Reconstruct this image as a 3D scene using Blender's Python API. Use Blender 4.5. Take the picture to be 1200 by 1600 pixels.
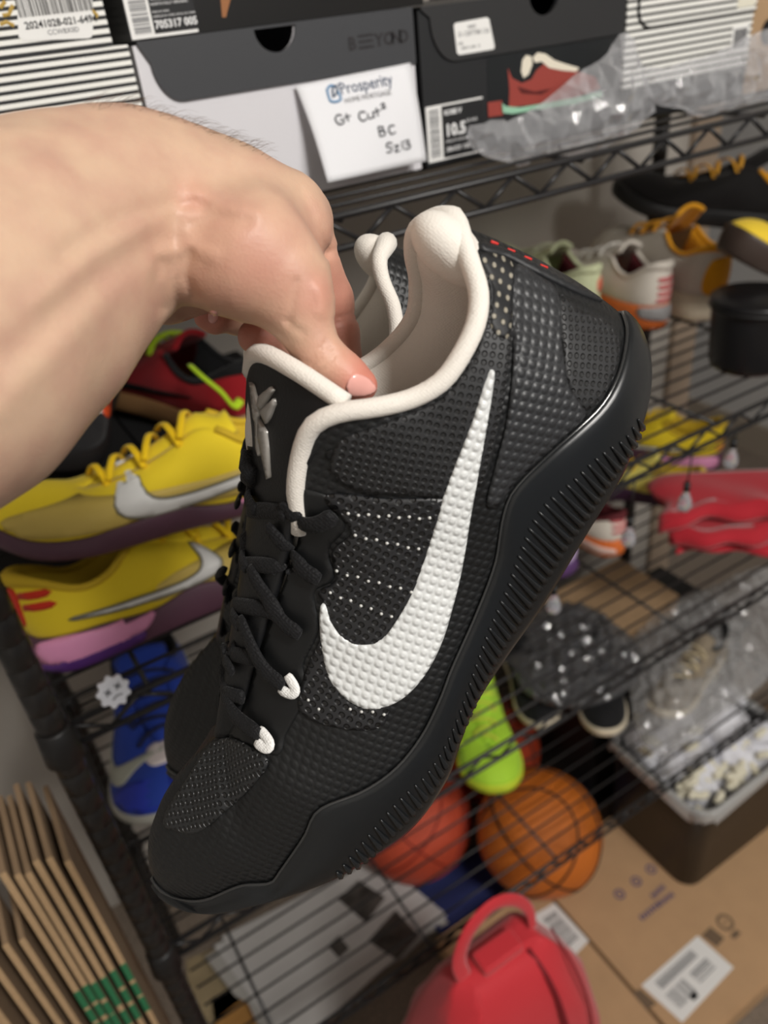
import bpy, bmesh, math, random
import numpy as np
from mathutils import Vector, Matrix
from mathutils.bvhtree import BVHTree
from mathutils.geometry import delaunay_2d_cdt

for _o in list(bpy.data.objects):
    bpy.data.objects.remove(_o, do_unlink=True)
SC = bpy.context.scene
COL = SC.collection
random.seed(7)
RNG = np.random.default_rng(7)

# ------------------------------------------------------------------ camera, world, lights, exposure
FPX = 1230.0
CR = np.array([[0.84580195, -0.52425719, -0.09886084],      # rows: camera right, down, forward in world axes
               [-0.35955667, -0.42326693, -0.83160334],
               [0.39412951, 0.7389178, -0.54650016]])
CP = np.array([0.0403, -0.5586, 1.55])
cam_d = bpy.data.cameras.new('camera')
cam_d.sensor_fit = 'VERTICAL'
cam_d.sensor_height = 36.0
cam_d.lens = FPX / 1600.0 * 36.0
cam_d.clip_start = 0.01
cam_d.dof.use_dof = True
cam_d.dof.focus_distance = 0.335
cam_d.dof.aperture_fstop = 7.6
cam = bpy.data.objects.new('camera', cam_d)
COL.objects.link(cam)
_m = Matrix.Identity(4)
for _i in range(3):
    _m[_i][0], _m[_i][1], _m[_i][2], _m[_i][3] = CR[0][_i], -CR[1][_i], -CR[2][_i], CP[_i]
cam.matrix_world = _m
SC.camera = cam

SC.view_settings.view_transform = 'Standard'
SC.view_settings.look = 'None'
SC.view_settings.gamma = 1.0
SC.view_settings.use_curve_mapping = False
SC.view_settings.exposure = -0.12

world = bpy.data.worlds.new('room_air')
SC.world = world
world.use_nodes = True
world.node_tree.nodes['Background'].inputs[0].default_value = (0.95, 0.94, 1.0, 1)
world.node_tree.nodes['Background'].inputs[1].default_value = 0.16


def area_light(name, loc, target, size, power, color):
    d = bpy.data.lights.new(name, 'AREA')
    d.shape = 'DISK'
    d.size = size
    d.energy = power
    d.color = color
    o = bpy.data.objects.new(name, d)
    COL.objects.link(o)
    o.location = loc
    o.rotation_euler = (Vector(target) - Vector(loc)).to_track_quat('-Z', 'Y').to_euler()
    return o


area_light('ceiling_and_fill_light', (0.45, -1.55, 2.62), (0.45, 0.0, 0.9), 0.35, 32, (1.0, 0.965, 0.92))
area_light('ceiling_and_fill_light', (1.0, -2.5, 2.58), (0.8, 0.2, 0.9), 0.5, 30, (1.0, 0.97, 0.93))  # added frontal fill, brightens the goods deep in the right of the shelves


# ------------------------------------------------------------------ helpers
def lin(c):
    return tuple(((v / 255.0) / 12.92 if v / 255.0 <= 0.04045 else ((v / 255.0 + 0.055) / 1.055) ** 2.4) for v in c)


def ray_dir(px, py):
    return CR.T @ np.array([(px - 600.0) / FPX, (py - 800.0) / FPX, 1.0])


def on_z(px, py, z):
    d = ray_dir(px, py)
    return CP + d * ((z - CP[2]) / d[2])


def on_y(px, py, y):
    d = ray_dir(px, py)
    return CP + d * ((y - CP[1]) / d[1])


def at_depth(px, py, dep):
    return CP + ray_dir(px, py) * dep


MATS = {}


def mat(name, rgb, rough=0.6, metal=0.0, spec=0.5, noise=None, bump=None, coat=0.0, sss=None, sheen=0.0, trans=0.0, alpha=None, emit=None, ior=1.45):
    """rgb in sRGB 0..255; noise=(scale, amount) modulates colour; bump=(scale, strength)"""
    if name in MATS:
        return MATS[name]
    m = bpy.data.materials.new(name)
    m.use_nodes = True
    nt = m.node_tree
    b = nt.nodes['Principled BSDF']
    c = lin(rgb)
    b.inputs['Base Color'].default_value = (*c, 1)
    b.inputs['Roughness'].default_value = rough
    b.inputs['Metallic'].default_value = metal
    b.inputs['Specular IOR Level'].default_value = spec
    b.inputs['Coat Weight'].default_value = coat
    b.inputs['Sheen Weight'].default_value = sheen
    b.inputs['Transmission Weight'].default_value = trans
    b.inputs['IOR'].default_value = ior
    if alpha is not None:
        b.inputs['Alpha'].default_value = alpha
    if emit:
        b.inputs['Emission Color'].default_value = (*lin(emit[0]), 1)
        b.inputs['Emission Strength'].default_value = emit[1]
    if sss:
        b.inputs['Subsurface Weight'].default_value = sss[0]
        b.inputs['Subsurface Radius'].default_value = sss[1]
        b.inputs['Subsurface Scale'].default_value = sss[2]
    if noise or bump:
        tc = nt.nodes.new('ShaderNodeTexCoord')
    if noise:
        n = nt.nodes.new('ShaderNodeTexNoise')
        n.inputs['Scale'].default_value = noise[0]
        n.inputs['Detail'].default_value = 4
        nt.links.new(tc.outputs['Object'], n.inputs['Vector'])
        mr = nt.nodes.new('ShaderNodeMapRange')
        mr.inputs[1].default_value = 0.3
        mr.inputs[2].default_value = 0.7
        mr.inputs[3].default_value = 1.0 - noise[1]
        mr.inputs[4].default_value = 1.0 + noise[1]
        nt.links.new(n.outputs['Fac'], mr.inputs[0])
        mx = nt.nodes.new('ShaderNodeVectorMath')
        mx.operation = 'SCALE'
        mx.inputs[0].default_value = c
        nt.links.new(mr.outputs[0], mx.inputs['Scale'])
        nt.links.new(mx.outputs[0], b.inputs['Base Color'])
    if bump:
        n = nt.nodes.new('ShaderNodeTexNoise')
        n.inputs['Scale'].default_value = bump[0]
        n.inputs['Detail'].default_value = 3
        nt.links.new(tc.outputs['Object'], n.inputs['Vector'])
        bp = nt.nodes.new('ShaderNodeBump')
        bp.inputs['Strength'].default_value = bump[1]
        bp.inputs['Distance'].default_value = 0.002
        nt.links.new(n.outputs['Fac'], bp.inputs['Height'])
        nt.links.new(bp.outputs[0], b.inputs['Normal'])
    MATS[name] = m
    return m


def link(name, me, m=None, parent=None, smooth=False, world=None):
    if m is not None:
        if isinstance(m, (list, tuple)):
            for q in m:
                me.materials.append(q)
        else:
            me.materials.append(m)
    o = bpy.data.objects.new(name, me)
    COL.objects.link(o)
    if parent is not None:
        o.parent = parent
    if world is not None:
        o.matrix_world = world
    if smooth and len(me.polygons):
        me.polygons.foreach_set('use_smooth', [True] * len(me.polygons))
        me.update()
    return o


def empty(name, loc=(0, 0, 0), mw=None):
    o = bpy.data.objects.new(name, None)
    o.empty_display_size = 0.02
    COL.objects.link(o)
    if mw is not None:
        o.matrix_world = mw
    else:
        o.location = loc
    return o


def tag(o, label=None, cat=None, group=None, kind=None):
    if label:
        o['label'] = label
    if cat:
        o['category'] = cat
    if group:
        o['group'] = group
    if kind:
        o['kind'] = kind
    return o


def pydata(name, v, f):
    me = bpy.data.meshes.new(name)
    me.from_pydata([tuple(map(float, p)) for p in v], [], [tuple(int(i) for i in q) for q in f])
    me.update()
    return me


def fix_normals(me):
    bm = bmesh.new()
    bm.from_mesh(me)
    bmesh.ops.remove_doubles(bm, verts=bm.verts, dist=1e-6)
    bmesh.ops.recalc_face_normals(bm, faces=bm.faces)
    bm.to_mesh(me)
    bm.free()
    return me


class MB:
    """collects simple solids into one mesh"""
    def __init__(s):
        s.v = []
        s.f = []

    def add(s, v, f):
        o = len(s.v)
        s.v += [tuple(map(float, p)) for p in v]
        s.f += [tuple(int(i) + o for i in q) for q in f]
        return s

    def box(s, c, d, rot=None):
        x, y, z = d[0] / 2, d[1] / 2, d[2] / 2
        v = [Vector((a * x, b * y, e * z)) for a in (-1, 1) for b in (-1, 1) for e in (-1, 1)]
        if rot is not None:
            v = [rot @ p for p in v]
        v = [p + Vector(c) for p in v]
        return s.add(v, [(0, 1, 3, 2), (4, 6, 7, 5), (0, 4, 5, 1), (2, 3, 7, 6), (0, 2, 6, 4), (1, 5, 7, 3)])

    def bounds(s, a, b):
        return s.box([(a[i] + b[i]) / 2 for i in range(3)], [abs(b[i] - a[i]) for i in range(3)])

    def tube(s, pts, r, n=8, cap=True, closed=False, flat=None, up=None):
        P = [Vector(p) for p in pts]
        m = len(P)
        rad = r if hasattr(r, '__len__') else [r] * m
        v = []
        f = []
        prev = None
        for i in range(m):
            if closed:
                t = P[(i + 1) % m] - P[i - 1]
            else:
                t = P[min(i + 1, m - 1)] - P[max(i - 1, 0)]
            if t.length < 1e-9:
                t = Vector((0, 0, 1))
            t.normalize()
            if up is not None:
                nn = Vector(up[i] if hasattr(up[0], '__len__') else up)
                a = nn - t * nn.dot(t)
            elif prev is None:
                a = t.orthogonal()
            else:
                a = prev - t * prev.dot(t)
            if a.length < 1e-6:
                a = t.orthogonal()
            a.normalize()
            prev = a
            b = t.cross(a)
            fa, fb = (1, 1) if flat is None else flat
            for k in range(n):
                q = 2 * math.pi * k / n
                v.append(P[i] + a * (math.cos(q) * rad[i] * fa) + b * (math.sin(q) * rad[i] * fb))
        for i in range(m if closed else m - 1):
            for k in range(n):
                a0, a1 = i * n + k, i * n + (k + 1) % n
                b0, b1 = ((i + 1) % m) * n + k, ((i + 1) % m) * n + (k + 1) % n
                f.append((a0, a1, b1, b0))
        if cap and not closed:
            f.append(tuple(range(n))[::-1])
            f.append(tuple((m - 1) * n + k for k in range(n)))
        return s.add(v, f)

    def prism(s, poly, z0, z1):
        n = len(poly)
        v = [(*p, z0) for p in poly] + [(*p, z1) for p in poly]
        f = [tuple(range(n))[::-1], tuple(range(n, 2 * n))] + [(i, (i + 1) % n, n + (i + 1) % n, n + i) for i in range(n)]
        return s.add(v, f)

    def mesh(s, name='m'):
        return fix_normals(pydata(name, s.v, s.f))

    def build(s, name, m, parent=None, smooth=False, bevel=0.0):
        me = s.mesh(name)
        o = link(name, me, m, parent, smooth)
        if bevel:
            md = o.modifiers.new('bevel', 'BEVEL')
            md.width = bevel
            md.segments = 2
            md.limit_method = 'ANGLE'
        return o


def text_mesh(body, size, depth=0.0, align='LEFT', bold=0.0):
    cu = bpy.data.curves.new('t', 'FONT')
    cu.body = body
    cu.size = size
    cu.extrude = depth
    cu.align_x = align
    cu.resolution_u = 2
    cu.offset = bold
    o = bpy.data.objects.new('t', cu)
    me = bpy.data.meshes.new_from_object(o)
    bpy.data.objects.remove(o)
    bpy.data.curves.remove(cu)
    me.name = 'text'
    return me


def frame(o, x, y, z=None):
    """4x4 from origin and two axes"""
    x = Vector(x).normalized()
    y = Vector(y)
    y = (y - x * y.dot(x)).normalized()
    z = x.cross(y)
    m = Matrix.Identity(4)
    for i in range(3):
        m[i][0], m[i][1], m[i][2], m[i][3] = x[i], y[i], z[i], o[i]
    return m


def print_text(name, body, size, m, parent, mw, bold=0.0, align='LEFT'):
    me = text_mesh(body, size, 0.00015, align, bold)
    me.transform(mw)
    return link(name, me, m, parent)


def catmull(pts, n):
    P = np.array(pts, float)
    seg = np.linalg.norm(np.diff(P, axis=0), axis=1)
    s = np.concatenate([[0], np.cumsum(np.maximum(seg, 1e-9))])
    t = np.linspace(0, s[-1], n)
    # monotone-ish cubic through chord-length parameters
    m = np.zeros_like(P)
    for i in range(len(P)):
        if i == 0:
            m[i] = (P[1] - P[0]) / (s[1] - s[0])
        elif i == len(P) - 1:
            m[i] = (P[-1] - P[-2]) / (s[-1] - s[-2])
        else:
            m[i] = (P[i + 1] - P[i - 1]) / (s[i + 1] - s[i - 1])
    k = np.clip(np.searchsorted(s, t, side='right') - 1, 0, len(P) - 2)
    h = (s[k + 1] - s[k])[:, None]
    u = ((t - s[k])[:, None]) / h
    return ((2 * u ** 3 - 3 * u ** 2 + 1) * P[k] + (u ** 3 - 2 * u ** 2 + u) * h * m[k] + (-2 * u ** 3 + 3 * u ** 2) * P[k + 1] + (u ** 3 - u ** 2) * h * m[k + 1])


def catmull_closed(pts, n):
    P = np.array([tuple(p) for p in pts], float)
    N_ = np.roll(P, -1, 0)
    L = np.maximum(np.linalg.norm(N_ - P, axis=1), 1e-9)
    Lp = np.roll(L, 1)
    m = (N_ - np.roll(P, 1, 0)) / (L + Lp)[:, None]
    s = np.concatenate([[0], np.cumsum(L)])
    t = np.linspace(0, s[-1], n, endpoint=False)
    k = np.clip(np.searchsorted(s, t, side='right') - 1, 0, len(P) - 1)
    h = L[k][:, None]
    u = ((t - s[k])[:, None]) / h
    k1 = (k + 1) % len(P)
    return ((2 * u ** 3 - 3 * u ** 2 + 1) * P[k] + (u ** 3 - 2 * u ** 2 + u) * h * m[k] + (-2 * u ** 3 + 3 * u ** 2) * P[k1] + (u ** 3 - u ** 2) * h * m[k1])


# ------------------------------------------------------------------ room shell
M_wall = mat('wall_paint', (172, 166, 158), 0.85, noise=(3, 0.03), bump=(220, 0.05))
M_wall_r = mat('wall_paint_light', (190, 187, 182), 0.85, noise=(3, 0.03), bump=(220, 0.05))
M_carpet = mat('carpet_pile', (128, 116, 104), 0.95, spec=0.1, noise=(160, 0.3), bump=(500, 0.8))
M_trim = mat('beige_trim_paint', (158, 140, 122), 0.5)


def structure(name, mb, m):
    o = mb.build(name, m)
    o['kind'] = 'structure'
    return o


structure('floor', MB().bounds((-1.2, -3.3, -0.02), (3.0, 3.2, 0.0)), M_carpet)
structure('wall_back', MB().bounds((-0.6, 0.62, 0.0), (1.47, 0.72, 2.7)), M_wall)
structure('wall_left', MB().bounds((-0.60, -3.3, 0.0), (-0.5, 0.72, 2.7)), M_wall_r)
structure('wall_right', MB().bounds((2.45, -3.3, 0.0), (2.55, 3.2, 2.7)), M_wall_r)
structure('wall_far', MB().bounds((1.47, 3.0, 0.0), (2.55, 3.1, 2.7)), M_wall_r)
structure('ceiling', MB().bounds((-0.6, -3.3, 2.7), (2.55, 3.1, 2.8)), mat('ceiling_paint', (225, 224, 220), 0.9))
structure('trim_1', MB().bounds((1.47, 0.605, 0.0), (1.545, 0.735, 2.3)), M_trim)
structure('baseboard_right', MB().bounds((2.43, -1.0, 0.0), (2.45, 3.0, 0.11)), mat('baseboard_paint', (150, 138, 122), 0.5))

# ------------------------------------------------------------------ wire rack
M_black = mat('black_epoxy_wire', (34, 33, 34), 0.38, spec=0.5)
M_post = mat('black_epoxy_post', (30, 28, 27), 0.33, spec=0.5)
M_collar = mat('black_plastic_collar', (25, 24, 24), 0.45)
SH = [1.55 - 0.1375, 1.55 - 0.4895, 1.55 - 0.8415, 1.55 - 1.1935]      # top rail axis heights
LX, DY = 1.2, 0.457
rack = empty('wire_rack', (0, 0, 0))
tag(rack, 'black wire shelving rack with four shelves of shoes and boxes', 'rack')


def post_mesh():
    mb = MB()
    prof = [(0.0, 0.010), (0.006, 0.0127)]
    z = 0.02
    while z < 1.80:
        prof += [(z, 0.0127), (z + 0.0012, 0.0117), (z + 0.0026, 0.0117), (z + 0.0038, 0.0127)]
        z += 0.0254
    prof += [(1.82, 0.0127), (1.825, 0.009)]
    mb.tube([(0, 0, p[0]) for p in prof], [p[1] for p in prof], 20, up=(1, 0, 0))
    return mb.mesh('post')


pm = post_mesh()
pm.materials.append(M_post)
for x in (0, LX):
    for y in (0, DY):
        p = link('post', pm, None, rack, True)
        p.location = (x, y, 0)
        if (x, y) == (LX, DY) or x == 0:
            for z in SH:
                cm = MB().tube([(x, y, z - 0.033), (x, y, z - 0.031), (x, y, z + 0.004), (x, y, z + 0.006)], [0.0155, 0.0172, 0.0150, 0.0128], 20, up=(1, 0, 0))
                c = cm.build('collar', M_collar, p, True)
                c.location = (-x, -y, 0)


def wire(mb, a, b, r, n=6):
    mb.tube([a, b], r, n)


wire_me = MB().tube([(0.012, 0, 0), (LX - 0.012, 0, 0)], 0.0019, 6).mesh('wire')
wire_me.materials.append(M_black)
bar_me = MB().tube([(0, 0.0, 0), (0, DY, 0)], 0.0026, 6).mesh('bar')
bar_me.materials.append(M_black)
rail_me = MB().tube([(0.012, 0, 0), (LX - 0.012, 0, 0)], 0.0030, 8).mesh('rail')
rail_me.materials.append(M_black)
tr = MB()
k = 0
xs = [0.0125 + 0.0305 * i for i in range(39)]
pts = [(x, 0, -0.0015 if i % 2 == 0 else -0.0225) for i, x in enumerate(xs)]
for a, b in zip(pts, pts[1:]):
    wire(tr, a, b, 0.0021, 6)
truss_me = tr.mesh('truss')
truss_me.materials.append(M_black)
for z in SH:
    sf = link('shelf', MB().tube([(0.012, DY, 0), (LX - 0.012, DY, 0)], 0.003, 8).tube([(0.012, DY, -0.024), (LX - 0.012, DY, -0.024)], 0.003, 8)
              .tube([(0, 0.012, 0), (0, DY - 0.012, 0)], 0.003, 8).tube([(LX, 0.012, 0), (LX, DY - 0.012, 0)], 0.003, 8)
              .tube([(0, 0.012, -0.024), (0, DY - 0.012, -0.024)], 0.003, 8).tube([(LX, 0.012, -0.024), (LX, DY - 0.012, -0.024)], 0.003, 8).mesh('shelf'), M_black, rack, True)
    sf.location = (0, 0, z)
    for nm, me, loc in [('rail', rail_me, (0, 0, 0)), ('rail', rail_me, (0, 0, -0.024)), ('truss', truss_me, (0, 0, 0))]:
        o = link(nm, me, None, sf, True)
        o.location = loc
    for i in range(15):
        o = link('wire', wire_me, None, sf, True)
        o.location = (0, 0.0295 * (i + 1), 0.0012)
    for i in range(5):
        o = link('cross_bar', bar_me, None, sf, True)
        o.location = (0.083 + 0.248 * i, 0, -0.003)
SURF = [z + 0.0035 for z in SH]       # height of each shelf's wires
# ------------------------------------------------------------------ surface tools
def arc_param(P):
    s = np.concatenate([[0], np.cumsum(np.linalg.norm(np.diff(P, axis=0), axis=1))])
    return s / s[-1]


def inside(poly, p):
    x, y = p
    r = False
    n = len(poly)
    j = n - 1
    for i in range(n):
        xi, yi = poly[i]
        xj, yj = poly[j]
        if (yi > y) != (yj > y) and x < (xj - xi) * (y - yi) / (yj - yi) + xi:
            r = not r
        j = i
    return r


def fill(poly, step, smooth=False):
    """triangulate a 2-D outline with an even interior lattice; returns points, triangles, boundary count"""
    if smooth:
        P = catmull_closed(poly, 400)
    else:
        P = np.array([tuple(p) for p in poly], float)
    Q = np.vstack([P, P[:1]])
    s = np.concatenate([[0], np.cumsum(np.linalg.norm(np.diff(Q, axis=0), axis=1))])
    if smooth:
        n = max(8, int(s[-1] / step))
        t = np.linspace(0, s[-1], n, endpoint=False)
    else:
        t = []
        for i in range(len(P)):
            k = max(1, int(round((s[i + 1] - s[i]) / step)))
            t += list(s[i] + (s[i + 1] - s[i]) * np.arange(k) / k)
        t = np.array(t)
    B = np.stack([np.interp(t, s, Q[:, 0]), np.interp(t, s, Q[:, 1])], 1)
    lo, hi = B.min(0), B.max(0)
    bl = [tuple(b) for b in B]
    pts = []
    r = 0
    y = lo[1] + step * 0.5
    while y < hi[1]:
        x = lo[0] + (step * 0.5 if r % 2 else 0)
        while x < hi[0]:
            if inside(bl, (x, y)) and np.min(np.hypot(B[:, 0] - x, B[:, 1] - y)) > 0.5 * step:
                pts.append((x, y))
            x += step
        y += step * 0.866
        r += 1
    V = [Vector(p) for p in bl + pts]
    res = delaunay_2d_cdt(V, [], [list(range(len(bl)))], 1, step * 1e-4)
    vo, _, fo, vi = res[0], res[1], res[2], res[3]
    nb = len(bl)
    isb = [any(q < nb for q in o) for o in vi]
    return [tuple(v) for v in vo], [tuple(f) for f in fo], isb


def patch(name, poly, proj, surf, off, thick, step, m, parent, smooth=True, edge=0.45, extra=None):
    """a thin raised panel lying on a surface; proj(p)->(origin, direction) in the surface's own space"""
    pts, tri, isb = fill(poly, step, smooth)
    bvh = surf
    top, low = [], []
    for p, b in zip(pts, isb):
        o, d = proj(p)
        h = bvh.ray_cast(Vector(o), Vector(d))
        if h[0] is None:
            best = None
            for t in np.linspace(0.2, 0.6, 40) if extra is None else extra:
                c = bvh.find_nearest(Vector(o) + Vector(d) * float(t))
                if c[0] is not None and (best is None or c[3] < best[3]):
                    best = c
            h = best
        loc, nrm = h[0], h[1]
        if nrm.dot(Vector(d)) > 0:
            nrm = -nrm
        top.append(loc + nrm * (off + thick * (edge if b else 1.0)))
        low.append(loc + nrm * (off - 0.0006))
    n = len(top)
    v = top + low
    f = []
    cnt = {}
    for t in tri:
        f.append(t)
        k = len(t)
        for i in range(k):
            e = (t[i], t[(i + 1) % k])
            cnt[e] = cnt.get(e, 0) + 1
    for (a, b) in list(cnt):
        if (b, a) not in cnt:
            f.append((b, a, a + n, b + n))
    me = pydata(name, v, f)
    bm = bmesh.new()
    bm.from_mesh(me)
    loose = [q for q in bm.verts if not q.link_faces]
    bmesh.ops.delete(bm, geom=loose, context='VERTS')
    bmesh.ops.recalc_face_normals(bm, faces=bm.faces)
    bm.to_mesh(me)
    bm.free()
    return link(name, me, m, parent, True)


def dot_material(name, rgb, pitch, kind, strength=0.6, rough=0.5, hole_rgb=None, rot=45.0, spec=0.5, aspect=1.0, metal=0.0, coat=0.0, plane='XZ', lo=0.22, hi=0.40):
    """staggered dots in the shoe's own side plane: kind 'bump' raises them, 'hole' sinks them and shows hole_rgb"""
    if name in MATS:
        return MATS[name]
    m = mat(name, rgb, rough, metal, spec, coat=coat)
    nt = m.node_tree
    b = nt.nodes['Principled BSDF']
    tc = nt.nodes.new('ShaderNodeTexCoord')
    sp = nt.nodes.new('ShaderNodeSeparateXYZ')
    cb = nt.nodes.new('ShaderNodeCombineXYZ')
    nt.links.new(tc.outputs['Object'], sp.inputs[0])
    nt.links.new(sp.outputs[plane[0]], cb.inputs['X'])
    nt.links.new(sp.outputs[plane[1]], cb.inputs['Y'])
    mp = nt.nodes.new('ShaderNodeMapping')
    mp.vector_type = 'POINT'
    mp.inputs['Rotation'].default_value = (0, 0, math.radians(rot))
    s = 1.0 / pitch
    mp.inputs['Scale'].default_value = (s, s * aspect, 1)
    nt.links.new(cb.outputs[0], mp.inputs['Vector'])
    vo = nt.nodes.new('ShaderNodeTexVoronoi')
    vo.voronoi_dimensions = '2D'
    vo.inputs['Randomness'].default_value = 0.0 if kind == 'bump' else 0.12
    vo.inputs['Scale'].default_value = 1.0
    nt.links.new(mp.outputs[0], vo.inputs['Vector'])
    mr = nt.nodes.new('ShaderNodeMapRange')
    mr.interpolation_type = 'SMOOTHSTEP'
    nt.links.new(vo.outputs['Distance'], mr.inputs[0])
    if kind == 'bump':
        mr.inputs[1].default_value, mr.inputs[2].default_value = 0.12, 0.55
        mr.inputs[3].default_value, mr.inputs[4].default_value = 1.0, 0.0
    else:
        mr.inputs[1].default_value, mr.inputs[2].default_value = lo, hi
        mr.inputs[3].default_value, mr.inputs[4].default_value = 0.0, 1.0
    bp = nt.nodes.new('ShaderNodeBump')
    bp.inputs['Strength'].default_value = strength
    bp.inputs['Distance'].default_value = 0.0007
    nt.links.new(mr.outputs[0], bp.inputs['Height'])
    nt.links.new(bp.outputs[0], b.inputs['Normal'])
    if kind == 'hole':
        mx = nt.nodes.new('ShaderNodeMix')
        mx.data_type = 'RGBA'
        mx.inputs[6].default_value = (*lin(hole_rgb or (4, 4, 5)), 1)
        mx.inputs[7].default_value = (*lin(rgb), 1)
        nt.links.new(mr.outputs[0], mx.inputs[0])
        nt.links.new(mx.outputs[2], b.inputs['Base Color'])
    return m


def weave_material(name, rgb, pitch=0.0011, rough=0.85, strength=0.5, sheen=0.2):
    if name in MATS:
        return MATS[name]
    m = mat(name, rgb, rough, spec=0.3, sheen=sheen)
    nt = m.node_tree
    b = nt.nodes['Principled BSDF']
    tc = nt.nodes.new('ShaderNodeTexCoord')
    vo = nt.nodes.new('ShaderNodeTexVoronoi')
    vo.inputs['Scale'].default_value = 1.0 / pitch
    vo.inputs['Randomness'].default_value = 0.4
    nt.links.new(tc.outputs['Object'], vo.inputs['Vector'])
    bp = nt.nodes.new('ShaderNodeBump')
    bp.inputs['Strength'].default_value = strength
    bp.inputs['Distance'].default_value = 0.0006
    bp.invert = True
    nt.links.new(vo.outputs['Distance'], bp.inputs['Height'])
    nt.links.new(bp.outputs[0], b.inputs['Normal'])
    return m


class Shoe:
    """a low sneaker lofted from four curves, all in shoe space: x heel to toe, y to the outer side, z up"""

    def __init__(s, root, BL, EL, TL, TM, corrL, corrM, mats, nside=80, rows=22, bulge=(0.004, 0.012, 0.014), heel_bulge=0.007, mirror=1.0, inner=0.010):
        s.root = root
        s.mats = mats
        s.mirror = mirror
        n = nside
        tb = np.linspace(0, 1, n)
        BLn = catmull(BL, 400)
        pb = arc_param(BLn)
        BLn = np.stack([np.interp(tb, pb, BLn[:, j]) for j in range(3)], 1)
        ELn = catmull(EL, n)
        # medial side mirrored about a gently curved centre line
        x0, x1 = BLn[0, 0], BLn[-1, 0]

        def med(P):
            q = P.copy()
            f = np.clip((P[:, 0] - x0) / (x1 - x0), 0, 1)
            yc = BLn[-1, 1] * f * f
            q[:, 1] = yc - (P[:, 1] - yc) * 0.93
            return q
        BMn, EMn = med(BLn), med(ELn)
        BMn[-1], EMn[-1] = BLn[-1], ELn[-1]
        BMn[0], EMn[0] = BLn[0], ELn[0]

        def tcurve(T, corr):
            C = catmull(T, 400)
            p = arc_param(C)
            f = np.interp(tb, [c[0] for c in corr], [c[1] for c in corr])
            return np.stack([np.interp(f, p, C[:, j]) for j in range(3)], 1), f
        TLn, s.fL = tcurve(TL, corrL)
        TMn, s.fM = tcurve(TM, corrM)
        loop = lambda a, b: np.vstack([a, b[::-1][1:-1]])
        B, E, T = loop(BLn, BMn), loop(ELn, EMn), loop(TLn, TMn)
        N = len(B)
        s.B, s.E, s.T, s.n, s.N = B, E, T, n, N
        # outward planform normals
        tan = np.roll(B, -1, 0) - np.roll(B, 1, 0)
        tan[:, 2] = 0
        out = np.stack([tan[:, 1], -tan[:, 0], np.zeros(N)], 1)
        out /= np.maximum(np.linalg.norm(out, axis=1, keepdims=True), 1e-9)
        c0 = B.mean(0)
        if np.sum(out * (B - c0)) < 0:
            out = -out
        for _ in range(3):
            out = (np.roll(out, 1, 0) + out + np.roll(out, -1, 0)) / 3
            out /= np.linalg.norm(out, axis=1, keepdims=True)
        s.out = out
        idx = np.concatenate([np.arange(n), np.arange(n)[::-1][1:-1]])
        fb = idx / (n - 1.0)
        bl = np.interp(fb, [0, 0.35, 0.7, 1.0], [bulge[0], bulge[0], bulge[1], bulge[2]])
        ch = T - B
        L = np.linalg.norm(ch, axis=1, keepdims=True)
        cu = ch / np.maximum(L, 1e-9)
        ref = out + np.array([0, 0, 0.35]) * (fb[:, None] > 0.5)
        perp = ref - cu * np.sum(ref * cu, axis=1, keepdims=True)
        perp /= np.maximum(np.linalg.norm(perp, axis=1, keepdims=True), 1e-9)
        v = np.linspace(0, 1, rows)
        G = np.zeros((rows, N, 3))
        for i, q in enumerate(v):
            G[i] = B * (1 - q) + T * q + perp * (bl * 4 * q * (1 - q) * (1.0 - 0.3 * (q - 0.5)))[:, None]
        s.G = G
        F = []
        for i in range(rows - 1):
            for j in range(N):
                k = (j + 1) % N
                F.append((i * N + j, i * N + k, (i + 1) * N + k, (i + 1) * N + j))
        V = G.reshape(-1, 3)
        # orientation outward
        a, b_, c_ = V[F[n // 2][0]], V[F[n // 2][1]], V[F[n // 2][2]]
        if np.dot(np.cross(b_ - a, c_ - a), out[n // 2]) < 0:
            F = [q[::-1] for q in F]
        if mirror < 0:
            F = [q[::-1] for q in F]
        M = np.array([1, mirror, 1.0])
        s.M = M
        me = pydata('upper', V * M, F)
        s.upper = link('upper', me, mats['upper'], root, True)
        md = s.upper.modifiers.new('thickness', 'SOLIDIFY')
        md.thickness = 0.0014
        md.offset = -1.0
        s.bvh = BVHTree.FromPolygons([Vector(p) for p in V * M], F)
        # ---- sole
        hb = np.interp(fb, [0, 0.04, 0.12, 1], [heel_bulge, heel_bulge * 0.8, 0.0022, 0.0018])
        R = [B - out * 0.0012 + [0, 0, 0.0002], B + out * 0.0008 + [0, 0, 0.0010], B + out * 0.0021 + [0, 0, 0.0002], B + out * 0.0026 + [0, 0, -0.0014]]
        b2 = B + out * 0.0026 + [0, 0, -0.0014]
        e2 = E - (E - b2) * 0.0
        for q in np.linspace(0.12, 0.9, 9):
            R.append(b2 * (1 - q) + e2 * q + out * (hb * 4 * q * (1 - q))[:, None])
        R += [E * 0.96 + b2 * 0.04, E - out * 0.0012 + [0, 0, -0.0010], E - out * 0.004 + [0, 0, -0.0014]]
        nr = len(R)
        V2 = np.vstack(R)
        F2 = []
        for i in range(nr - 1):
            for j in range(N):
                k = (j + 1) % N
                F2.append((i * N + j, i * N + k, (i + 1) * N + k, (i + 1) * N + j))
        base = (nr - 1) * N
        for j in range(n - 1):        # close the bottom across from outer to inner edge
            a0, a1 = base + j, base + j + 1
            m0, m1 = base + (N - j) % N, base + (N - j - 1) % N
            q = [a0, a1, m1, m0]
            q = [x for i, x in enumerate(q) if x not in q[:i]]
            if len(q) >= 3:
                F2.append(tuple(q))
        me2 = fix_normals(pydata('sole', V2 * M, F2))
        s.sole = link('sole', me2, mats['sole'], root, True)
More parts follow.
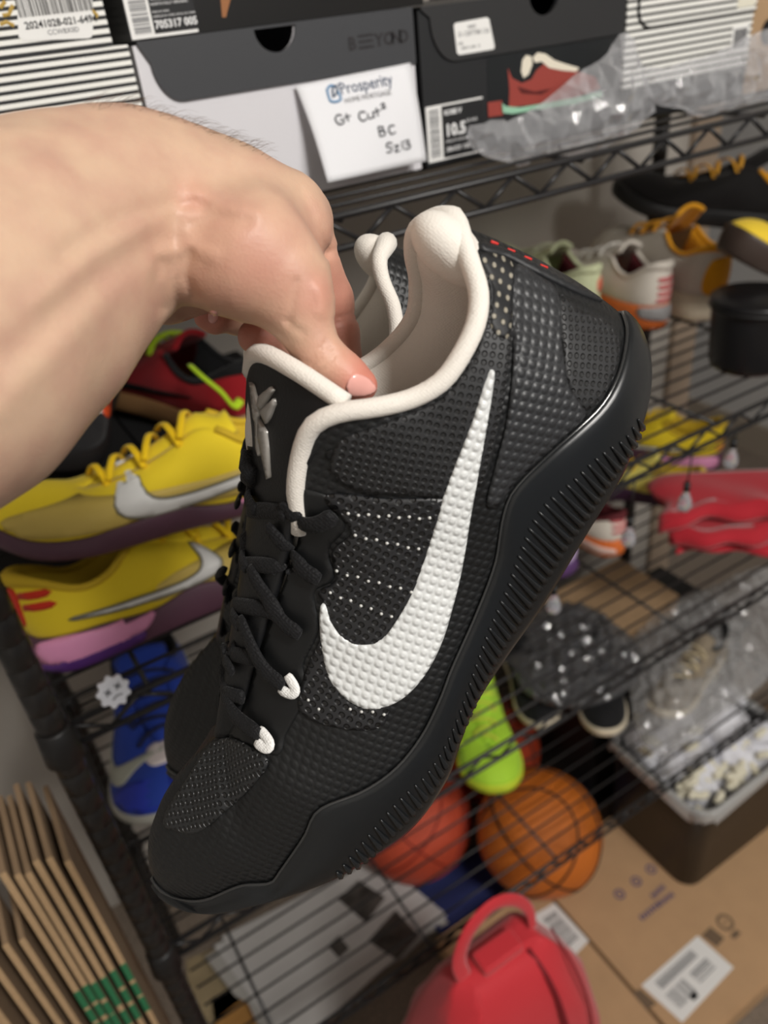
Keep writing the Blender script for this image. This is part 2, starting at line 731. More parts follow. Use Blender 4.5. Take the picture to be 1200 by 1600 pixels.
        s.sbvh = BVHTree.FromPolygons([Vector(p) for p in V2 * M], F2)
        s.solegrid = np.array(R)
        # ---- lining: inside of the collar down to the footbed
        jc = [j for j in range(n) if s.fL[j] <= mats.get('collar_end', 0.62)]
        jm = [N - j for j in range(1, n) if s.fM[j] <= mats.get('collar_end_m', 0.62)]
        ring = list(reversed(jm)) + jc
        s.ring = ring
        rr = []
        inn = -out[ring]
        Tn = T[ring]
        cen = Tn.mean(0)
        floor_z = B[ring][:, 2] * 0.4 + E[ring][:, 2] * 0.6 + 0.012
        rr.append(Tn + [0, 0, 0.0])
        rr.append(Tn + inn * inner * 0.5 + [0, 0, -0.004])
        rr.append(Tn + inn * inner * 0.8 + [0, 0, -0.014])
        lowp = B[ring] + inn * 0.010
        lowp[:, 2] = floor_z
        for q in (0.35, 0.6, 0.85, 1.0):
            rr.append((Tn + inn * inner * 0.8 + [0, 0, -0.014]) * (1 - q) + lowp * q)
        mid = lowp.copy()
        mid[:, 1] *= 0.1
        rr.append(mid)
        V3 = np.vstack(rr)
        K = len(ring)
        F3 = [(i * K + j, i * K + j + 1, (i + 1) * K + j + 1, (i + 1) * K + j) for i in range(len(rr) - 1) for j in range(K - 1)]
        s.lining = link('lining', fix_normals(pydata('lining', V3 * M, F3)), mats['lining'], root, True)

    def rim(s, name, m, r, j0=None, j1=None, up=0.0):
        """padded binding along the collar"""
        P = s.T[s.ring]
        if j0 is not None:
            P = P[j0:j1]
        P = P + np.array([0, 0, up])
        rad = r(np.linspace(0, 1, len(P))) if callable(r) else [r] * len(P)
        return MB().tube(P * s.M, list(rad), 12).build(name, m, s.root, True)


def side_proj(flip=1.0):
    return lambda p: ((p[0], 0.3 * flip, p[1]), (0, -flip, 0))


SWOOSH = [(0.0, 0.34), (0.04, 0.62), (0.13, 1.0), (0.135, 0.98), (0.12, 0.60), (0.16, 0.36), (0.25, 0.27), (0.40, 0.32), (0.70, 0.52), (1.0, 0.75), (0.995, 0.72), (0.70, 0.36), (0.42, 0.12), (0.24, 0.01), (0.10, 0.03), (0.02, 0.17)]


def swoosh_poly(x_toe, x_heel, z0, z1, sk=0.0):
    """fat end towards the toe at x_toe, tail towards the heel"""
    return [(x_toe + (x_heel - x_toe) * u, z0 + (z1 - z0) * v + sk * u) for u, v in SWOOSH]


def sneaker(name, label, group, cfg, mw, detail=True):
    """generic low sneaker, ~0.29 m long; cfg holds colours and heights"""
    root = empty(name, mw=mw)
    tag(root, label, 'sneaker', group)
    hc, cl, tt = cfg.get('heel', 0.088), cfg.get('low', 0.066), cfg.get('tongue', 0.105)
    sf_, sh = cfg.get('fore', 0.020), cfg.get('sole_h', 0.028)
    spring = cfg.get('spring', 0.014)
    mirror = cfg.get('mirror', 1.0)
    K = cfg.get('width', 1.0)
    fm = cfg.get('wave', 0.0)
    BL = [(0.000, 0, sh + 0.006), (0.006, 0.016, sh + 0.005), (0.024, 0.028, sh + 0.003), (0.06, 0.033, sh), (0.10, 0.034, sh - 0.002 - fm), (0.14, 0.036, sh - 0.004 + fm), (0.18, 0.043, sf_ + 0.003), (0.215, 0.046, sf_), (0.25, 0.039, sf_ + 0.003), (0.275, 0.024, sf_ + spring * 0.7), (0.287, 0.008, sf_ + spring), (0.289, -0.006, sf_ + spring)]
    EL = [(-0.004, 0, 0.004), (0.004, 0.016, 0.002), (0.022, 0.029, 0.0), (0.06, 0.034, 0), (0.10, 0.034, 0.0), (0.14, 0.037, 0.0), (0.18, 0.045, 0), (0.215, 0.048, 0), (0.25, 0.041, 0.003), (0.276, 0.025, spring * 0.6), (0.289, 0.008, spring * 0.9), (0.291, -0.006, spring * 0.95)]
    TL = [(0.002, 0, hc), (0.010, 0.014, hc - 0.001), (0.025, 0.023, hc - 0.008), (0.05, 0.028, cl), (0.075, 0.028, cl + 0.002), (0.098, 0.024, cl + 0.016), (0.112, 0.019, cl + 0.018), (0.14, 0.016, cl + 0.003), (0.17, 0.013, cl - 0.010), (0.195, 0.008, cl - 0.017), (0.208, 0.0, cl - 0.021)]
    TM = [(p[0], -p[1] * 0.95, p[2]) for p in TL]
    W = lambda P: [(p[0], p[1] * K, p[2]) for p in P]
    cor = [(0, 0), (0.22, 0.22), (0.42, 0.45), (0.55, 0.66), (0.66, 0.86), (0.75, 0.98), (1, 1)]
    ms = dict(upper=cfg['upper'], sole=cfg['sole'], lining=cfg['lining'], collar_end=0.50, collar_end_m=0.50)
    S = Shoe(root, W(BL), W(EL), W(TL), W(TM), cor, cor, ms, nside=44, rows=12, bulge=(0.004, 0.011, 0.012), heel_bulge=0.004, mirror=mirror, inner=0.008)
    S.rim('collar_binding', cfg['lining'] if 'binding' not in cfg else cfg['binding'], lambda t: 0.0032 + 0.0035 * np.exp(-((t - 0.5) / 0.12) ** 2))
    # tongue
    tv, tf = [], []
    cx = [(0.205, cl - 0.020, 0.006), (0.17, cl - 0.006, 0.014), (0.14, cl + 0.008, 0.018), (0.11, cl + 0.024, 0.021), (0.092, tt, 0.023), (0.086, tt + 0.004, 0.022)]
    for x, z, w in cx:
        for k in range(9):
            a = (k / 8.0 - 0.5) * 2
            tv.append((x - 0.004 * a * a, a * w * K * mirror, z - 0.010 * a * a))
    for i in range(len(cx) - 1):
        for k in range(8):
            tf.append((i * 9 + k, i * 9 + k + 1, (i + 1) * 9 + k + 1, (i + 1) * 9 + k))
    tg = link('tongue', pydata('tongue', tv, tf), cfg.get('tongue_m', cfg['upper']), root, True)
    md = tg.modifiers.new('thickness', 'SOLIDIFY')
    md.thickness = 0.005
    # laces
    if cfg.get('lace'):
        for i in range(6):
            t = i / 5.0
            x = 0.120 + 0.075 * t
            z = np.interp(x, [0.11, 0.14, 0.17, 0.2], [cl + 0.024, cl + 0.010, cl - 0.003, cl - 0.013]) + 0.003
            w = np.interp(x, [0.11, 0.14, 0.17, 0.2], [0.024, 0.022, 0.020, 0.016]) * K
            sx = 0.012
            P = [(x + sx * 0.6, -w * 1.05, z - 0.008), (x + sx * 0.3, -w * 0.6, z), (x, 0, z + 0.0035), (x - sx * 0.3, w * 0.6, z), (x - sx * 0.6, w * 1.05, z - 0.008)]
            P = [(a, b * mirror * (1 if i % 2 else -1), c) for a, b, c in P]
            MB().tube(catmull(P, 14), cfg.get('lace_r', 0.0026), 7, flat=(0.6, 1.2), up=(0, 0, 1)).build('lace', cfg['lace'], root, True)
    # swoosh marks on both sides
    if cfg.get('swoosh'):
        for flip in (1, -1):
            pl = swoosh_poly(*cfg['swoosh_at'])
            if cfg.get('swoosh_line'):
                c = np.mean(pl, axis=0)
                pl2 = catmull_closed(pl, 80)
                tn = np.roll(pl2, -1, 0) - np.roll(pl2, 1, 0)
                tn /= np.maximum(np.linalg.norm(tn, axis=1, keepdims=True), 1e-9)
                P = []
                for p in pl2:
                    o, d = side_proj(flip)(p)
                    h = S.bvh.ray_cast(Vector(o), Vector(d))
                    if h[0] is not None:
                        P.append(h[0] + Vector((0, 0.0014 * flip, 0)))
                if len(P) > 10:
                    MB().tube(P, 0.0013, 6, closed=True).build('swoosh_outline', cfg['swoosh_line'], root, True)
            patch('swoosh', pl, side_proj(flip), S.bvh, 0.0014, 0.0010, 0.005, cfg['swoosh'], root, extra=[0.3])
    for nm, pl, flip, m in cfg.get('patches', []):
        patch(nm, pl, side_proj(flip), S.bvh, 0.0003, 0.0009, 0.006, m, root, extra=[0.3])
    for nm, pl, flip, m in cfg.get('sole_patches', []):
        patch(nm, pl, side_proj(flip), S.sbvh, 0.0003, 0.0012, 0.005, m, root, extra=[0.3])
    for nm, pl, m in cfg.get('heel_patches', []):      # outlines in (y, z) seen from behind
        patch(nm, pl, lambda p: ((-0.2, p[0], p[1]), (1, 0, 0)), S.bvh, 0.0003, 0.0009, 0.004, m, root, extra=[0.2])
    for nm, pl, m in cfg.get('sole_heel', []):
        patch(nm, pl, lambda p: ((-0.2, p[0], p[1]), (1, 0, 0)), S.sbvh, 0.0003, 0.0012, 0.004, m, root, extra=[0.2])
    return root, S
# ------------------------------------------------------------------ the held sneaker
def hero_axes(phi, psi, rho):
    ex = np.array([-.69, .725, 0.0])
    ex /= np.linalg.norm(ex)
    c, s = math.cos(rho), math.sin(rho)
    eu = np.array([-ex[1], ex[0], 0])
    ex, eu = c * ex - s * eu, c * eu + s * ex
    nn = np.array([0, 0, -1.0])
    z = math.cos(phi) * eu + math.sin(phi) * nn
    y = math.cos(phi) * nn - math.sin(phi) * eu
    x = ex
    x, y = math.cos(psi) * x + math.sin(psi) * y, math.cos(psi) * y - math.sin(psi) * x
    return np.stack([x, y, z], 1)


HA = hero_axes(math.radians(28), math.radians(-12), math.radians(8))
HO = np.array([(1005 - 600) / FPX, (660 - 800) / FPX, 1.0]) * 0.335
HC = HA.T @ (-HO)            # where the photographer's eye is, in shoe space


def hd(p):
    return HA.T @ np.array([(p[0] - 600) / FPX, (p[1] - 800) / FPX, 1.0])


def hs(p):
    """pixel + shoe-space y -> shoe-space point"""
    d = hd(p)
    t = (p[2] - HC[1]) / d[1]
    return HC + d * t


def hproj(p):
    d = hd(p)
    return HC, d / np.linalg.norm(d)


def world_from_cam(A, O):
    Rw = CR.T @ A
    Ow = CP + CR.T @ O
    m = Matrix.Identity(4)
    for i in range(3):
        for j in range(3):
            m[i][j] = Rw[i][j]
        m[i][3] = Ow[i]
    return m


M_up = dot_material('black_textured_film', (19, 20, 21), 0.0034, 'bump', 0.45, 0.46, rot=20)
M_mesh = dot_material('black_open_mesh', (24, 25, 28), 0.0034, 'hole', 1.0, 0.42, hole_rgb=(2, 2, 3), rot=12, spec=0.8)
M_toemesh = dot_material('black_toe_mesh', (25, 27, 29), 0.0029, 'hole', 1.0, 0.42, hole_rgb=(2, 2, 3), rot=30, spec=0.8, plane='XY')
M_mesh_light = dot_material('black_mesh_over_white', (22, 23, 25), 0.0036, 'hole', 0.7, 0.55, hole_rgb=(142, 136, 122), rot=12, lo=0.16, hi=0.30)
M_mesh_fine = dot_material('black_fine_mesh', (25, 26, 28), 0.0029, 'hole', 0.9, 0.55, hole_rgb=(8, 8, 9), rot=30, spec=0.7)
M_counter = dot_material('charcoal_ribbed_film', (44, 45, 47), 0.0036, 'bump', 0.65, 0.42, rot=25)
M_sole = mat('black_sole_rubber', (22, 24, 26), 0.30, spec=0.55, bump=(90, 0.04))
M_rib = mat('black_sole_rib', (26, 28, 30), 0.28, spec=0.6)
M_lip = mat('glossy_sole_lip', (38, 39, 40), 0.16, spec=0.8, coat=0.5)
M_white = weave_material('white_collar_knit', (224, 218, 209), 0.0010, 0.85, 0.35)
M_silver = dot_material('white_pebbled_swoosh', (212, 214, 213), 0.0036, 'bump', 0.75, 0.34, rot=20, spec=0.6)
M_tongue = mat('black_tongue_leather', (17, 18, 20), 0.48, bump=(900, 0.12))
M_stay = mat('black_eyestay_film', (16, 17, 18), 0.45)
M_lace = weave_material('black_lace_weave', (17, 17, 19), 0.0013, 0.7, 0.8, 0.05)
M_wlace = weave_material('white_lace_loop', (232, 231, 228), 0.0010, 0.75, 0.5)
M_tab = mat('black_smooth_heel_tab', (28, 29, 31), 0.5)
M_red = mat('red_stitch', (196, 44, 38), 0.6)
M_glint = mat('silver_thread_dot', (196, 196, 192), 0.35)
M_emb = mat('brushed_silver_emblem', (168, 165, 160), 0.34, metal=0.45)

H_BL = [(972, 492, 0), (979, 520, .012), (974, 560, .021), (962, 598, .027), (940, 635, .031), (905, 670, .034), (860, 710, .036), (803, 768, .037), (788, 806, .0375), (775, 880, .038), (745, 960, .040), (705, 1050, .044), (690, 1090, .046), (660, 1150, .048), (620, 1200, .050), (570, 1235, .050), (500, 1265, .048), (478, 1305, .0465), (440, 1360, .042), (425, 1378, .040), (380, 1382, .034), (320, 1405, .022), (275, 1402, .008), (252, 1388, 0), (240, 1372, -.006)]
H_EL = [(1010, 640, 0), (1003, 668, .012), (990, 702, .022), (975, 740, .028), (920, 830, .035), (850, 945, .037), (790, 1030, .039), (742, 1105, .043), (720, 1160, .046), (698, 1220, .049), (640, 1300, .052), (560, 1355, .052), (490, 1390, .048), (400, 1415, .041), (340, 1428, .031), (290, 1420, .018), (258, 1402, .006), (240, 1385, -.006)]
H_TL = [(706, 346, 0), (722, 376, .011), (736, 415, .018), (748, 458, .026), (744, 503, .031), (722, 552, .034), (690, 596, .035), (645, 622, .034), (590, 636, .033), (530, 645, .030), (490, 664, .026), (472, 700, .022), (462, 765, .019), (468, 830, .016), (448, 900, .014), (425, 960, .012), (402, 1025, .010), (382, 1090, .006), (350, 1143, 0)]
H_TM = [(706, 346, 0), (676, 346, -.010), (650, 362, -.017), (645, 395, -.022), (652, 440, -.028), (645, 495, -.032), (605, 545, -.034), (550, 580, -.034), (490, 585, -.032), (430, 580, -.028), (402, 620, -.024), (398, 690, -.021), (392, 770, -.020), (378, 880, -.019), (362, 970, -.017), (345, 1050, -.013), (338, 1110, -.008), (350, 1143, 0)]


def corr_px(B, T, pairs):
    def par(P, p):
        C = catmull([(q[0], q[1]) for q in P], 400)
        S3 = catmull([hs(q) for q in P], 400)
        return arc_param(S3)[int(np.argmin(np.hypot(C[:, 0] - p[0], C[:, 1] - p[1])))]
    return [(0, 0)] + [(par(B, a), par(T, b)) for a, b in pairs] + [(1, 1)]


corL = corr_px(H_BL, H_TL, [((940, 635), (748, 425)), ((870, 702), (735, 525)), ((788, 806), (640, 623)), ((752, 945), (472, 700)), ((712, 1035), (455, 870)), ((672, 1130), (412, 995)), ((590, 1225), (375, 1105)), ((500, 1265), (354, 1137))])
corM = corr_px(H_BL, H_TM, [((940, 635), (648, 412)), ((870, 702), (645, 495)), ((788, 806), (560, 575)), ((752, 945), (402, 640)), ((712, 1035), (385, 830)), ((672, 1130), (362, 970)), ((590, 1225), (339, 1090)), ((500, 1265), (346, 1135))])


def make_hero(label, mw, mirror, full):
    root = empty('basketball_sneaker', mw=mw)
    tag(root, label, 'sneaker')
    ms = dict(upper=M_up, sole=M_sole, lining=M_white, collar_end=0.60, collar_end_m=0.56)
    S = Shoe(root, [hs(p) for p in H_BL], [hs(p) for p in H_EL], [hs(p) for p in H_TL], [hs(p) for p in H_TM], corL, corM, ms, nside=100, rows=28,
             bulge=(0.003, 0.010, 0.013), heel_bulge=0.0065, mirror=mirror, inner=0.011)
    # collar binding, thick padded heel pillow in the middle of the ring
    K = len(S.ring)
    S.rim('collar_binding', M_white, lambda t: 0.0035 + 0.0018 * np.exp(-((t - S.ring.index(0) / K) / 0.06) ** 2))
    mir = lambda P: [tuple(np.array(p) * S.M) for p in P]
    # tongue sheet
    rowsT = [
        [(346, 1150, -.010), (352, 1156, .000), (366, 1150, .006)],
        [(355, 1060, -.014), (372, 1052, -.002), (392, 1062, .009)],
        [(370, 960, -.018), (393, 950, -.004), (420, 965, .012)],
        [(384, 870, -.021), (412, 858, -.005), (446, 880, .014)],
        [(393, 780, -.024), (424, 768, -.006), (462, 800, .018)],
        [(392, 700, -.027), (428, 690, -.006), (478, 735, .022)],
        [(389, 630, -.029), (426, 618, -.006), (515, 680, .026)],
        [(392, 580, -.030), (416, 560, -.008), (470, 585, .012), (540, 630, .026)],
    ]
    grid = [catmull([hs(p) for p in r], 15) for r in rowsT]
    GT = np.stack(grid)                       # rows x 15 x 3
    fine = np.stack([catmull(GT[:, k], 40) for k in range(15)], 1)
    # arch of the tongue between its edges
    a = np.linspace(-1, 1, 15)
    fine[:, :, 2] += (0.0035 * (1 - a * a))[None, :]
    tf = [(i * 15 + k, i * 15 + k + 1, (i + 1) * 15 + k + 1, (i + 1) * 15 + k) for i in range(39) for k in range(14)]
    tme = fix_normals(pydata('tongue', fine.reshape(-1, 3) * S.M, tf))
    tg = link('tongue', tme, M_tongue, root, True)
    tbvh = BVHTree.FromPolygons([Vector(p) for p in fine.reshape(-1, 3) * S.M], tf)
    md = tg.modifiers.new('thickness', 'SOLIDIFY')
    md.thickness = 0.003
    md.offset = 0
    MB().tube([p * S.M for p in fine[-1]], 0.0036, 10).build('tongue_binding', M_white, root, True)
    # white tongue lining behind the sheet
    back = fine[14:39].copy()
    back[:, :, 0] -= 0.004
    back[:, :, 2] -= 0.004
    nb = len(back)
    bf = [(i * 15 + k, i * 15 + k + 1, (i + 1) * 15 + k + 1, (i + 1) * 15 + k) for i in range(nb - 1) for k in range(14)]
    link('tongue_lining', fix_normals(pydata('tongue_lining', back.reshape(-1, 3) * S.M, bf)), M_white, root, True)

    # laces: flat bands from the outer eyelets up over the tongue, and from the inner ones
    eye = HC * S.M

    def on_surface(p, off):
        """point on the first surface (upper or tongue) behind a sight line, pushed out along its normal"""
        d = Vector(hproj(p)[1] * S.M)
        hits = [h for h in (S.bvh.ray_cast(Vector(eye), d), tbvh.ray_cast(Vector(eye), d)) if h[0] is not None]
        if not hits:
            q = Vector(hs(p) * S.M)
            return q, Vector((0, 0, 1))
        h = min(hits, key=lambda k: k[3])
        nrm = h[1] if h[1].dot(d) < 0 else -h[1]
        return h[0] + nrm * off, nrm

    def band(px, lift, r=0.0030, m=M_lace, name='lace', flat=(0.45, 1.05)):
        px = catmull(px, 14)
        if full:
            Q = [on_surface(p, lift) for p in px]
            P = [np.array(q[0]) for q in Q]
            U_ = [np.array(q[1]) for q in Q]
        else:
            P = [(hs(p) + np.array([0, 0, lift])) * S.M for p in px]
            U_ = [np.array([0.35, 0.55, 0.75]) * S.M] * len(P)
        for _ in range(4):
            P = [P[0]] + [(P[i - 1] + P[i] * 2 + P[i + 1]) / 4 for i in range(1, len(P) - 1)] + [P[-1]]
            U_ = [U_[0]] + [(U_[i - 1] + U_[i] * 2 + U_[i + 1]) / 4 for i in range(1, len(P) - 1)] + [U_[-1]]
        if full:
            for rep in range(3):
                for i, p in enumerate(P):
                    v_ = Vector(p) - Vector(eye)
                    L_ = v_.length
                    v_.normalize()
                    hits = [h[3] for h in (S.bvh.ray_cast(Vector(eye), v_), tbvh.ray_cast(Vector(eye), v_)) if h[0] is not None]
                    if hits and min(hits) - lift * 0.85 < L_:
                        P[i] = np.array(Vector(eye) + v_ * (min(hits) - lift * 0.85))
                if rep < 2:
                    P = [P[0]] + [(P[i - 1] + P[i] * 2 + P[i + 1]) / 4 for i in range(1, len(P) - 1)] + [P[-1]]
        k_ = np.linspace(0, 1, len(P))
        rad = r * np.interp(k_, [0, 0.08, 0.92, 1], [0.75, 1, 1, 0.75])
        return MB().tube(P, list(rad), 10, flat=flat, up=[tuple(u) for u in U_]).build(name, m, root, True)
    for a_, b_ in [((456, 800), (398, 798)), ((450, 886), (388, 882)), ((436, 955), (374, 945)), ((410, 1028), (354, 1020)), ((390, 1088), (345, 1080))]:
        band([(a_[0], a_[1], .014), ((a_[0] + b_[0]) / 2, (a_[1] + b_[1]) / 2 - 3, -.002), (b_[0], b_[1], -.019)], 0.0029, .0032)
    band([(526, 797, .024), (505, 813, .024), (472, 808, .020), (454, 783, .016)], 0.0040, .0033)
    band([(506, 900, .023), (478, 884, .022), (452, 850, .017), (432, 818, .010)], 0.0042, .0033)
    band([(477, 986, .023), (448, 968, .020), (422, 924, .014), (404, 885, .006)], 0.0042, .0033)
    band([(452, 1066, .022), (425, 1045, .019), (402, 1000, .013), (388, 962, .004)], 0.0042, .0033)
    band([(416, 1146, .020), (385, 1126, .016), (362, 1088, .010), (354, 1045, .002), (364, 1012, -.006)], 0.0042, .0033)
    for x, y, yy in [(392, 760, -.018), (378, 850, -.018), (366, 940, -.017), (354, 1010, -.015)]:
        band([(x + 22, y + 38, .0), (x + 6, y + 10, -.012), (x + 2, y - 16, -.021)], 0.0042, 0.0029)
    # bow knot lump on the inner side
    MB().tube([tuple(np.array(hs(p)) * S.M) for p in ((402, 745, -.012), (390, 730, -.020), (394, 705, -.022))], 0.0045, 10).build('lace_knot', M_lace, root, True)
    # white lace loops at the lowest two eyelets
    for px in [[(444, 1072, .022), (466, 1083, .024), (470, 1074, .024), (455, 1050, .022)], [(408, 1158, .020), (426, 1172, .022), (432, 1162, .022), (414, 1138, .020)]]:
        band(px, 0.0034 if full else 0.003, 0.0021, M_wlace, 'lace_loop', (0.5, 1.1))
    # heel pillow and the seam that runs over it
    c0 = (hs((698, 379, .003)) + np.array([0.0010, 0, 0])) * S.M
    bm = bmesh.new()
    bmesh.ops.create_uvsphere(bm, u_segments=28, v_segments=18, radius=1.0)
    for v in bm.verts:
        v.co = Vector((v.co.x * 0.0094, v.co.y * 0.0128, v.co.z * (0.0138 if v.co.z > 0 else 0.021))) + Vector(c0)
    pme = bpy.data.meshes.new('heel_pillow')
    bm.to_mesh(pme)
    bm.free()
    link('heel_pillow', pme, M_white, root, True)
    # glossy edge where the sole meets the upper
    MB().tube([(p + o * 0.0006 + np.array([0, 0, 0.0006])) * S.M for p, o in zip(S.B, S.out)], 0.00085, 6, closed=True).build('sole_lip', M_lip, S.sole, True)

    if not full:
        patch('collar_mesh', [(745, 395), (800, 405), (800, 520), (780, 640), (690, 640), (750, 520)], (lambda p: (HC * S.M, hproj(p)[1] * S.M)), S.bvh, 0.0002, 0.0005, 8, M_mesh_light, root)
        return root, S
    U = S.bvh
    pt = lambda nm, poly, m, off=0.0002, th=0.0007, st=7, smooth=True: patch(nm, poly, hproj, U, off, th, st, m, root, smooth)
    # open mesh panels
    pt('eyestay', [(468, 768), (505, 772), (530, 790), (540, 825), (514, 858), (522, 905), (492, 925), (498, 985), (474, 1040), (482, 1080), (446, 1150), (436, 1180), (400, 1168), (360, 1150), (352, 1140), (386, 1085), (408, 1020), (430, 955), (452, 890), (470, 830)], M_stay, 0.0001, 0.0005)
    pt('side_mesh', [(508, 775), (600, 778), (722, 790), (700, 900), (660, 985), (620, 1035), (600, 1130), (540, 1138), (470, 1110), (480, 1045), (500, 1000), (514, 950), (498, 925), (526, 905), (520, 860), (550, 830)], M_mesh, 0.0007)
    pt('toe_mesh', [(352, 1152), (385, 1162), (420, 1188), (395, 1228), (350, 1270), (310, 1300), (278, 1298), (258, 1288), (264, 1262), (295, 1215), (325, 1168)], M_toemesh, 0.0007)
    pt('heel_mesh', [(873, 462), (905, 486), (945, 502), (962, 522), (964, 565), (955, 592), (935, 626), (910, 640), (885, 600), (878, 545)], M_mesh_fine, 0.0006)
    pt('collar_mesh', [(742, 402), (765, 398), (800, 415), (800, 500), (795, 570), (783, 640), (757, 745), (715, 776), (640, 772), (560, 766), (520, 735), (530, 690), (590, 665), (640, 645), (690, 622), (735, 565), (758, 500), (760, 450)], M_mesh_fine, 0.0006)
    pt('collar_window', [(744, 402), (764, 399), (797, 415), (797, 480), (790, 530), (765, 515), (766, 450)], M_mesh_light, 0.0012, 0.0004)
    pt('counter_overlay', [(802, 418), (840, 434), (868, 458), (876, 545), (886, 605), (912, 645), (880, 680), (835, 722), (800, 755), (775, 790), (760, 790), (770, 740), (790, 660), (800, 570)], M_counter, 0.0008)
    pt('heel_tab', [(746, 382), (775, 386), (850, 421), (925, 460), (940, 472), (900, 458), (830, 424), (790, 403), (755, 394)], M_tab, 0.0005, 0.0009)
    for x, y in [(771, 380), (797, 392), (823, 404), (848, 417)]:
        pt('heel_stitch', [(x - 6, y - 1), (x + 5, y + 3), (x + 6, y + 5), (x - 5, y + 1)], M_red, 0.0010, 0.0003, 3, False)
    for (xa, ya), (xb, yb), nn_ in [((545, 800), (702, 808), 11), ((556, 834), (686, 862), 9), ((528, 890), (642, 921), 8), ((518, 924), (612, 961), 7), ((484, 1092), (500, 1104), 2), ((548, 1106), (600, 1112), 4)]:
        mb_ = MB()
        for q in range(nn_):
            u = q / max(1, nn_ - 1)
            h, nrm = on_surface((xa + (xb - xa) * u, ya + (yb - ya) * u + 2 * (q % 2), 0.03), 0.0014)
            mb_.tube([h - nrm * .0004, h, h + nrm * .0005], [.00075, .0007, .0003], 6)
        mb_.build('thread_dots', M_glint, root, True)
    # swoosh
    pt('swoosh', [(763, 577), (770, 578), (771, 590), (762, 650), (748, 730), (735, 800), (722, 880), (708, 940), (690, 1000), (668, 1045), (640, 1080), (610, 1100), (580, 1107), (555, 1100), (530, 1080), (512, 1050), (504, 1010), (501, 970), (503, 943), (508, 941), (516, 962), (530, 985), (545, 998), (562, 1004), (590, 1000), (610, 980), (635, 940), (655, 890), (675, 830), (700, 750), (735, 660)], M_silver, 0.0006, 0.0013, 5)
    # punched eyelet hole
    pt('eyelet', [(509, 706), (521, 703), (524, 713), (513, 718)], mat('eyelet_black', (4, 4, 4), 0.8), 0.0003, 0.0003, 3)
    # emblem shards on the tongue
    tp = lambda nm, poly: patch(nm, poly, hproj, tbvh, 0.0016, 0.0016, 4, M_emb, root, False, 0.75)
    tp('emblem_shard', [(400, 596), (404, 600), (413, 634), (411, 645), (405, 636)])
    tp('emblem_shard', [(413, 618), (431, 602), (436, 608), (416, 640), (411, 634)])
    tp('emblem_shard', [(415, 641), (436, 621), (438, 630), (430, 652), (424, 661)])
    tp('emblem_shard', [(413, 654), (424, 673), (427, 700), (430, 745), (426, 748), (419, 715), (412, 680)])
    tp('emblem_shard', [(401, 610), (412, 644), (411, 668), (405, 650)])
    tp('emblem_shard', [(408, 655), (412, 665), (413, 712), (409, 700)])
    # white loop beside the emblem
    MB().tube(catmull([hs((404, 632, -.020)), hs((393, 660, -.026)), hs((394, 700, -.028)), hs((403, 722, -.022))], 16), 0.0024, 8).build('pull_loop', M_white, root, True)
    # ribs of the sole wall: each tapers from a hairline to a blunt end
    inn = catmull([(1004, 642), (976, 684), (950, 701), (923, 722), (894, 750), (855, 782), (832, 813), (818, 845), (806, 876), (794, 911), (783, 936), (762, 985), (742, 1040), (722, 1100), (697, 1160), (672, 1200), (656, 1219), (634, 1238), (605, 1268), (570, 1310), (520, 1368), (492, 1392)], 62)
    outr = catmull([(1008, 655), (984, 708), (966, 732), (944, 764), (915, 810), (888, 848), (866, 884), (846, 916), (829, 946), (811, 974), (792, 1002), (772, 1038), (748, 1082), (726, 1130), (707, 1172), (686, 1220), (668, 1246), (640, 1278), (612, 1306), (580, 1336), (526, 1377), (497, 1394)], 62)
    for q in range(1, 61):
        P = []
        ok = True
        for u in np.linspace(0, 1, 7):
            p = inn[q] * (1 - u) + outr[q] * u
            o, d = hproj(p)
            h = S.sbvh.ray_cast(Vector(o), Vector(d))
            if h[0] is None:
                ok = len(P) >= 4
                break
            nrm = h[1] if h[1].dot(Vector(d)) < 0 else -h[1]
            P.append(h[0] + nrm * 0.0003)
        if ok and len(P) >= 3:
            MB().tube(P, list(np.linspace(0.0004, 0.0016, len(P))), 6).build('rib', M_rib, S.sole, True)
    return root, S


hero_mw = world_from_cam(HA, HO)
hero, HS = make_hero('large black basketball sneaker with white swoosh held in the hand, nearest the viewer', hero_mw, 1.0, True)
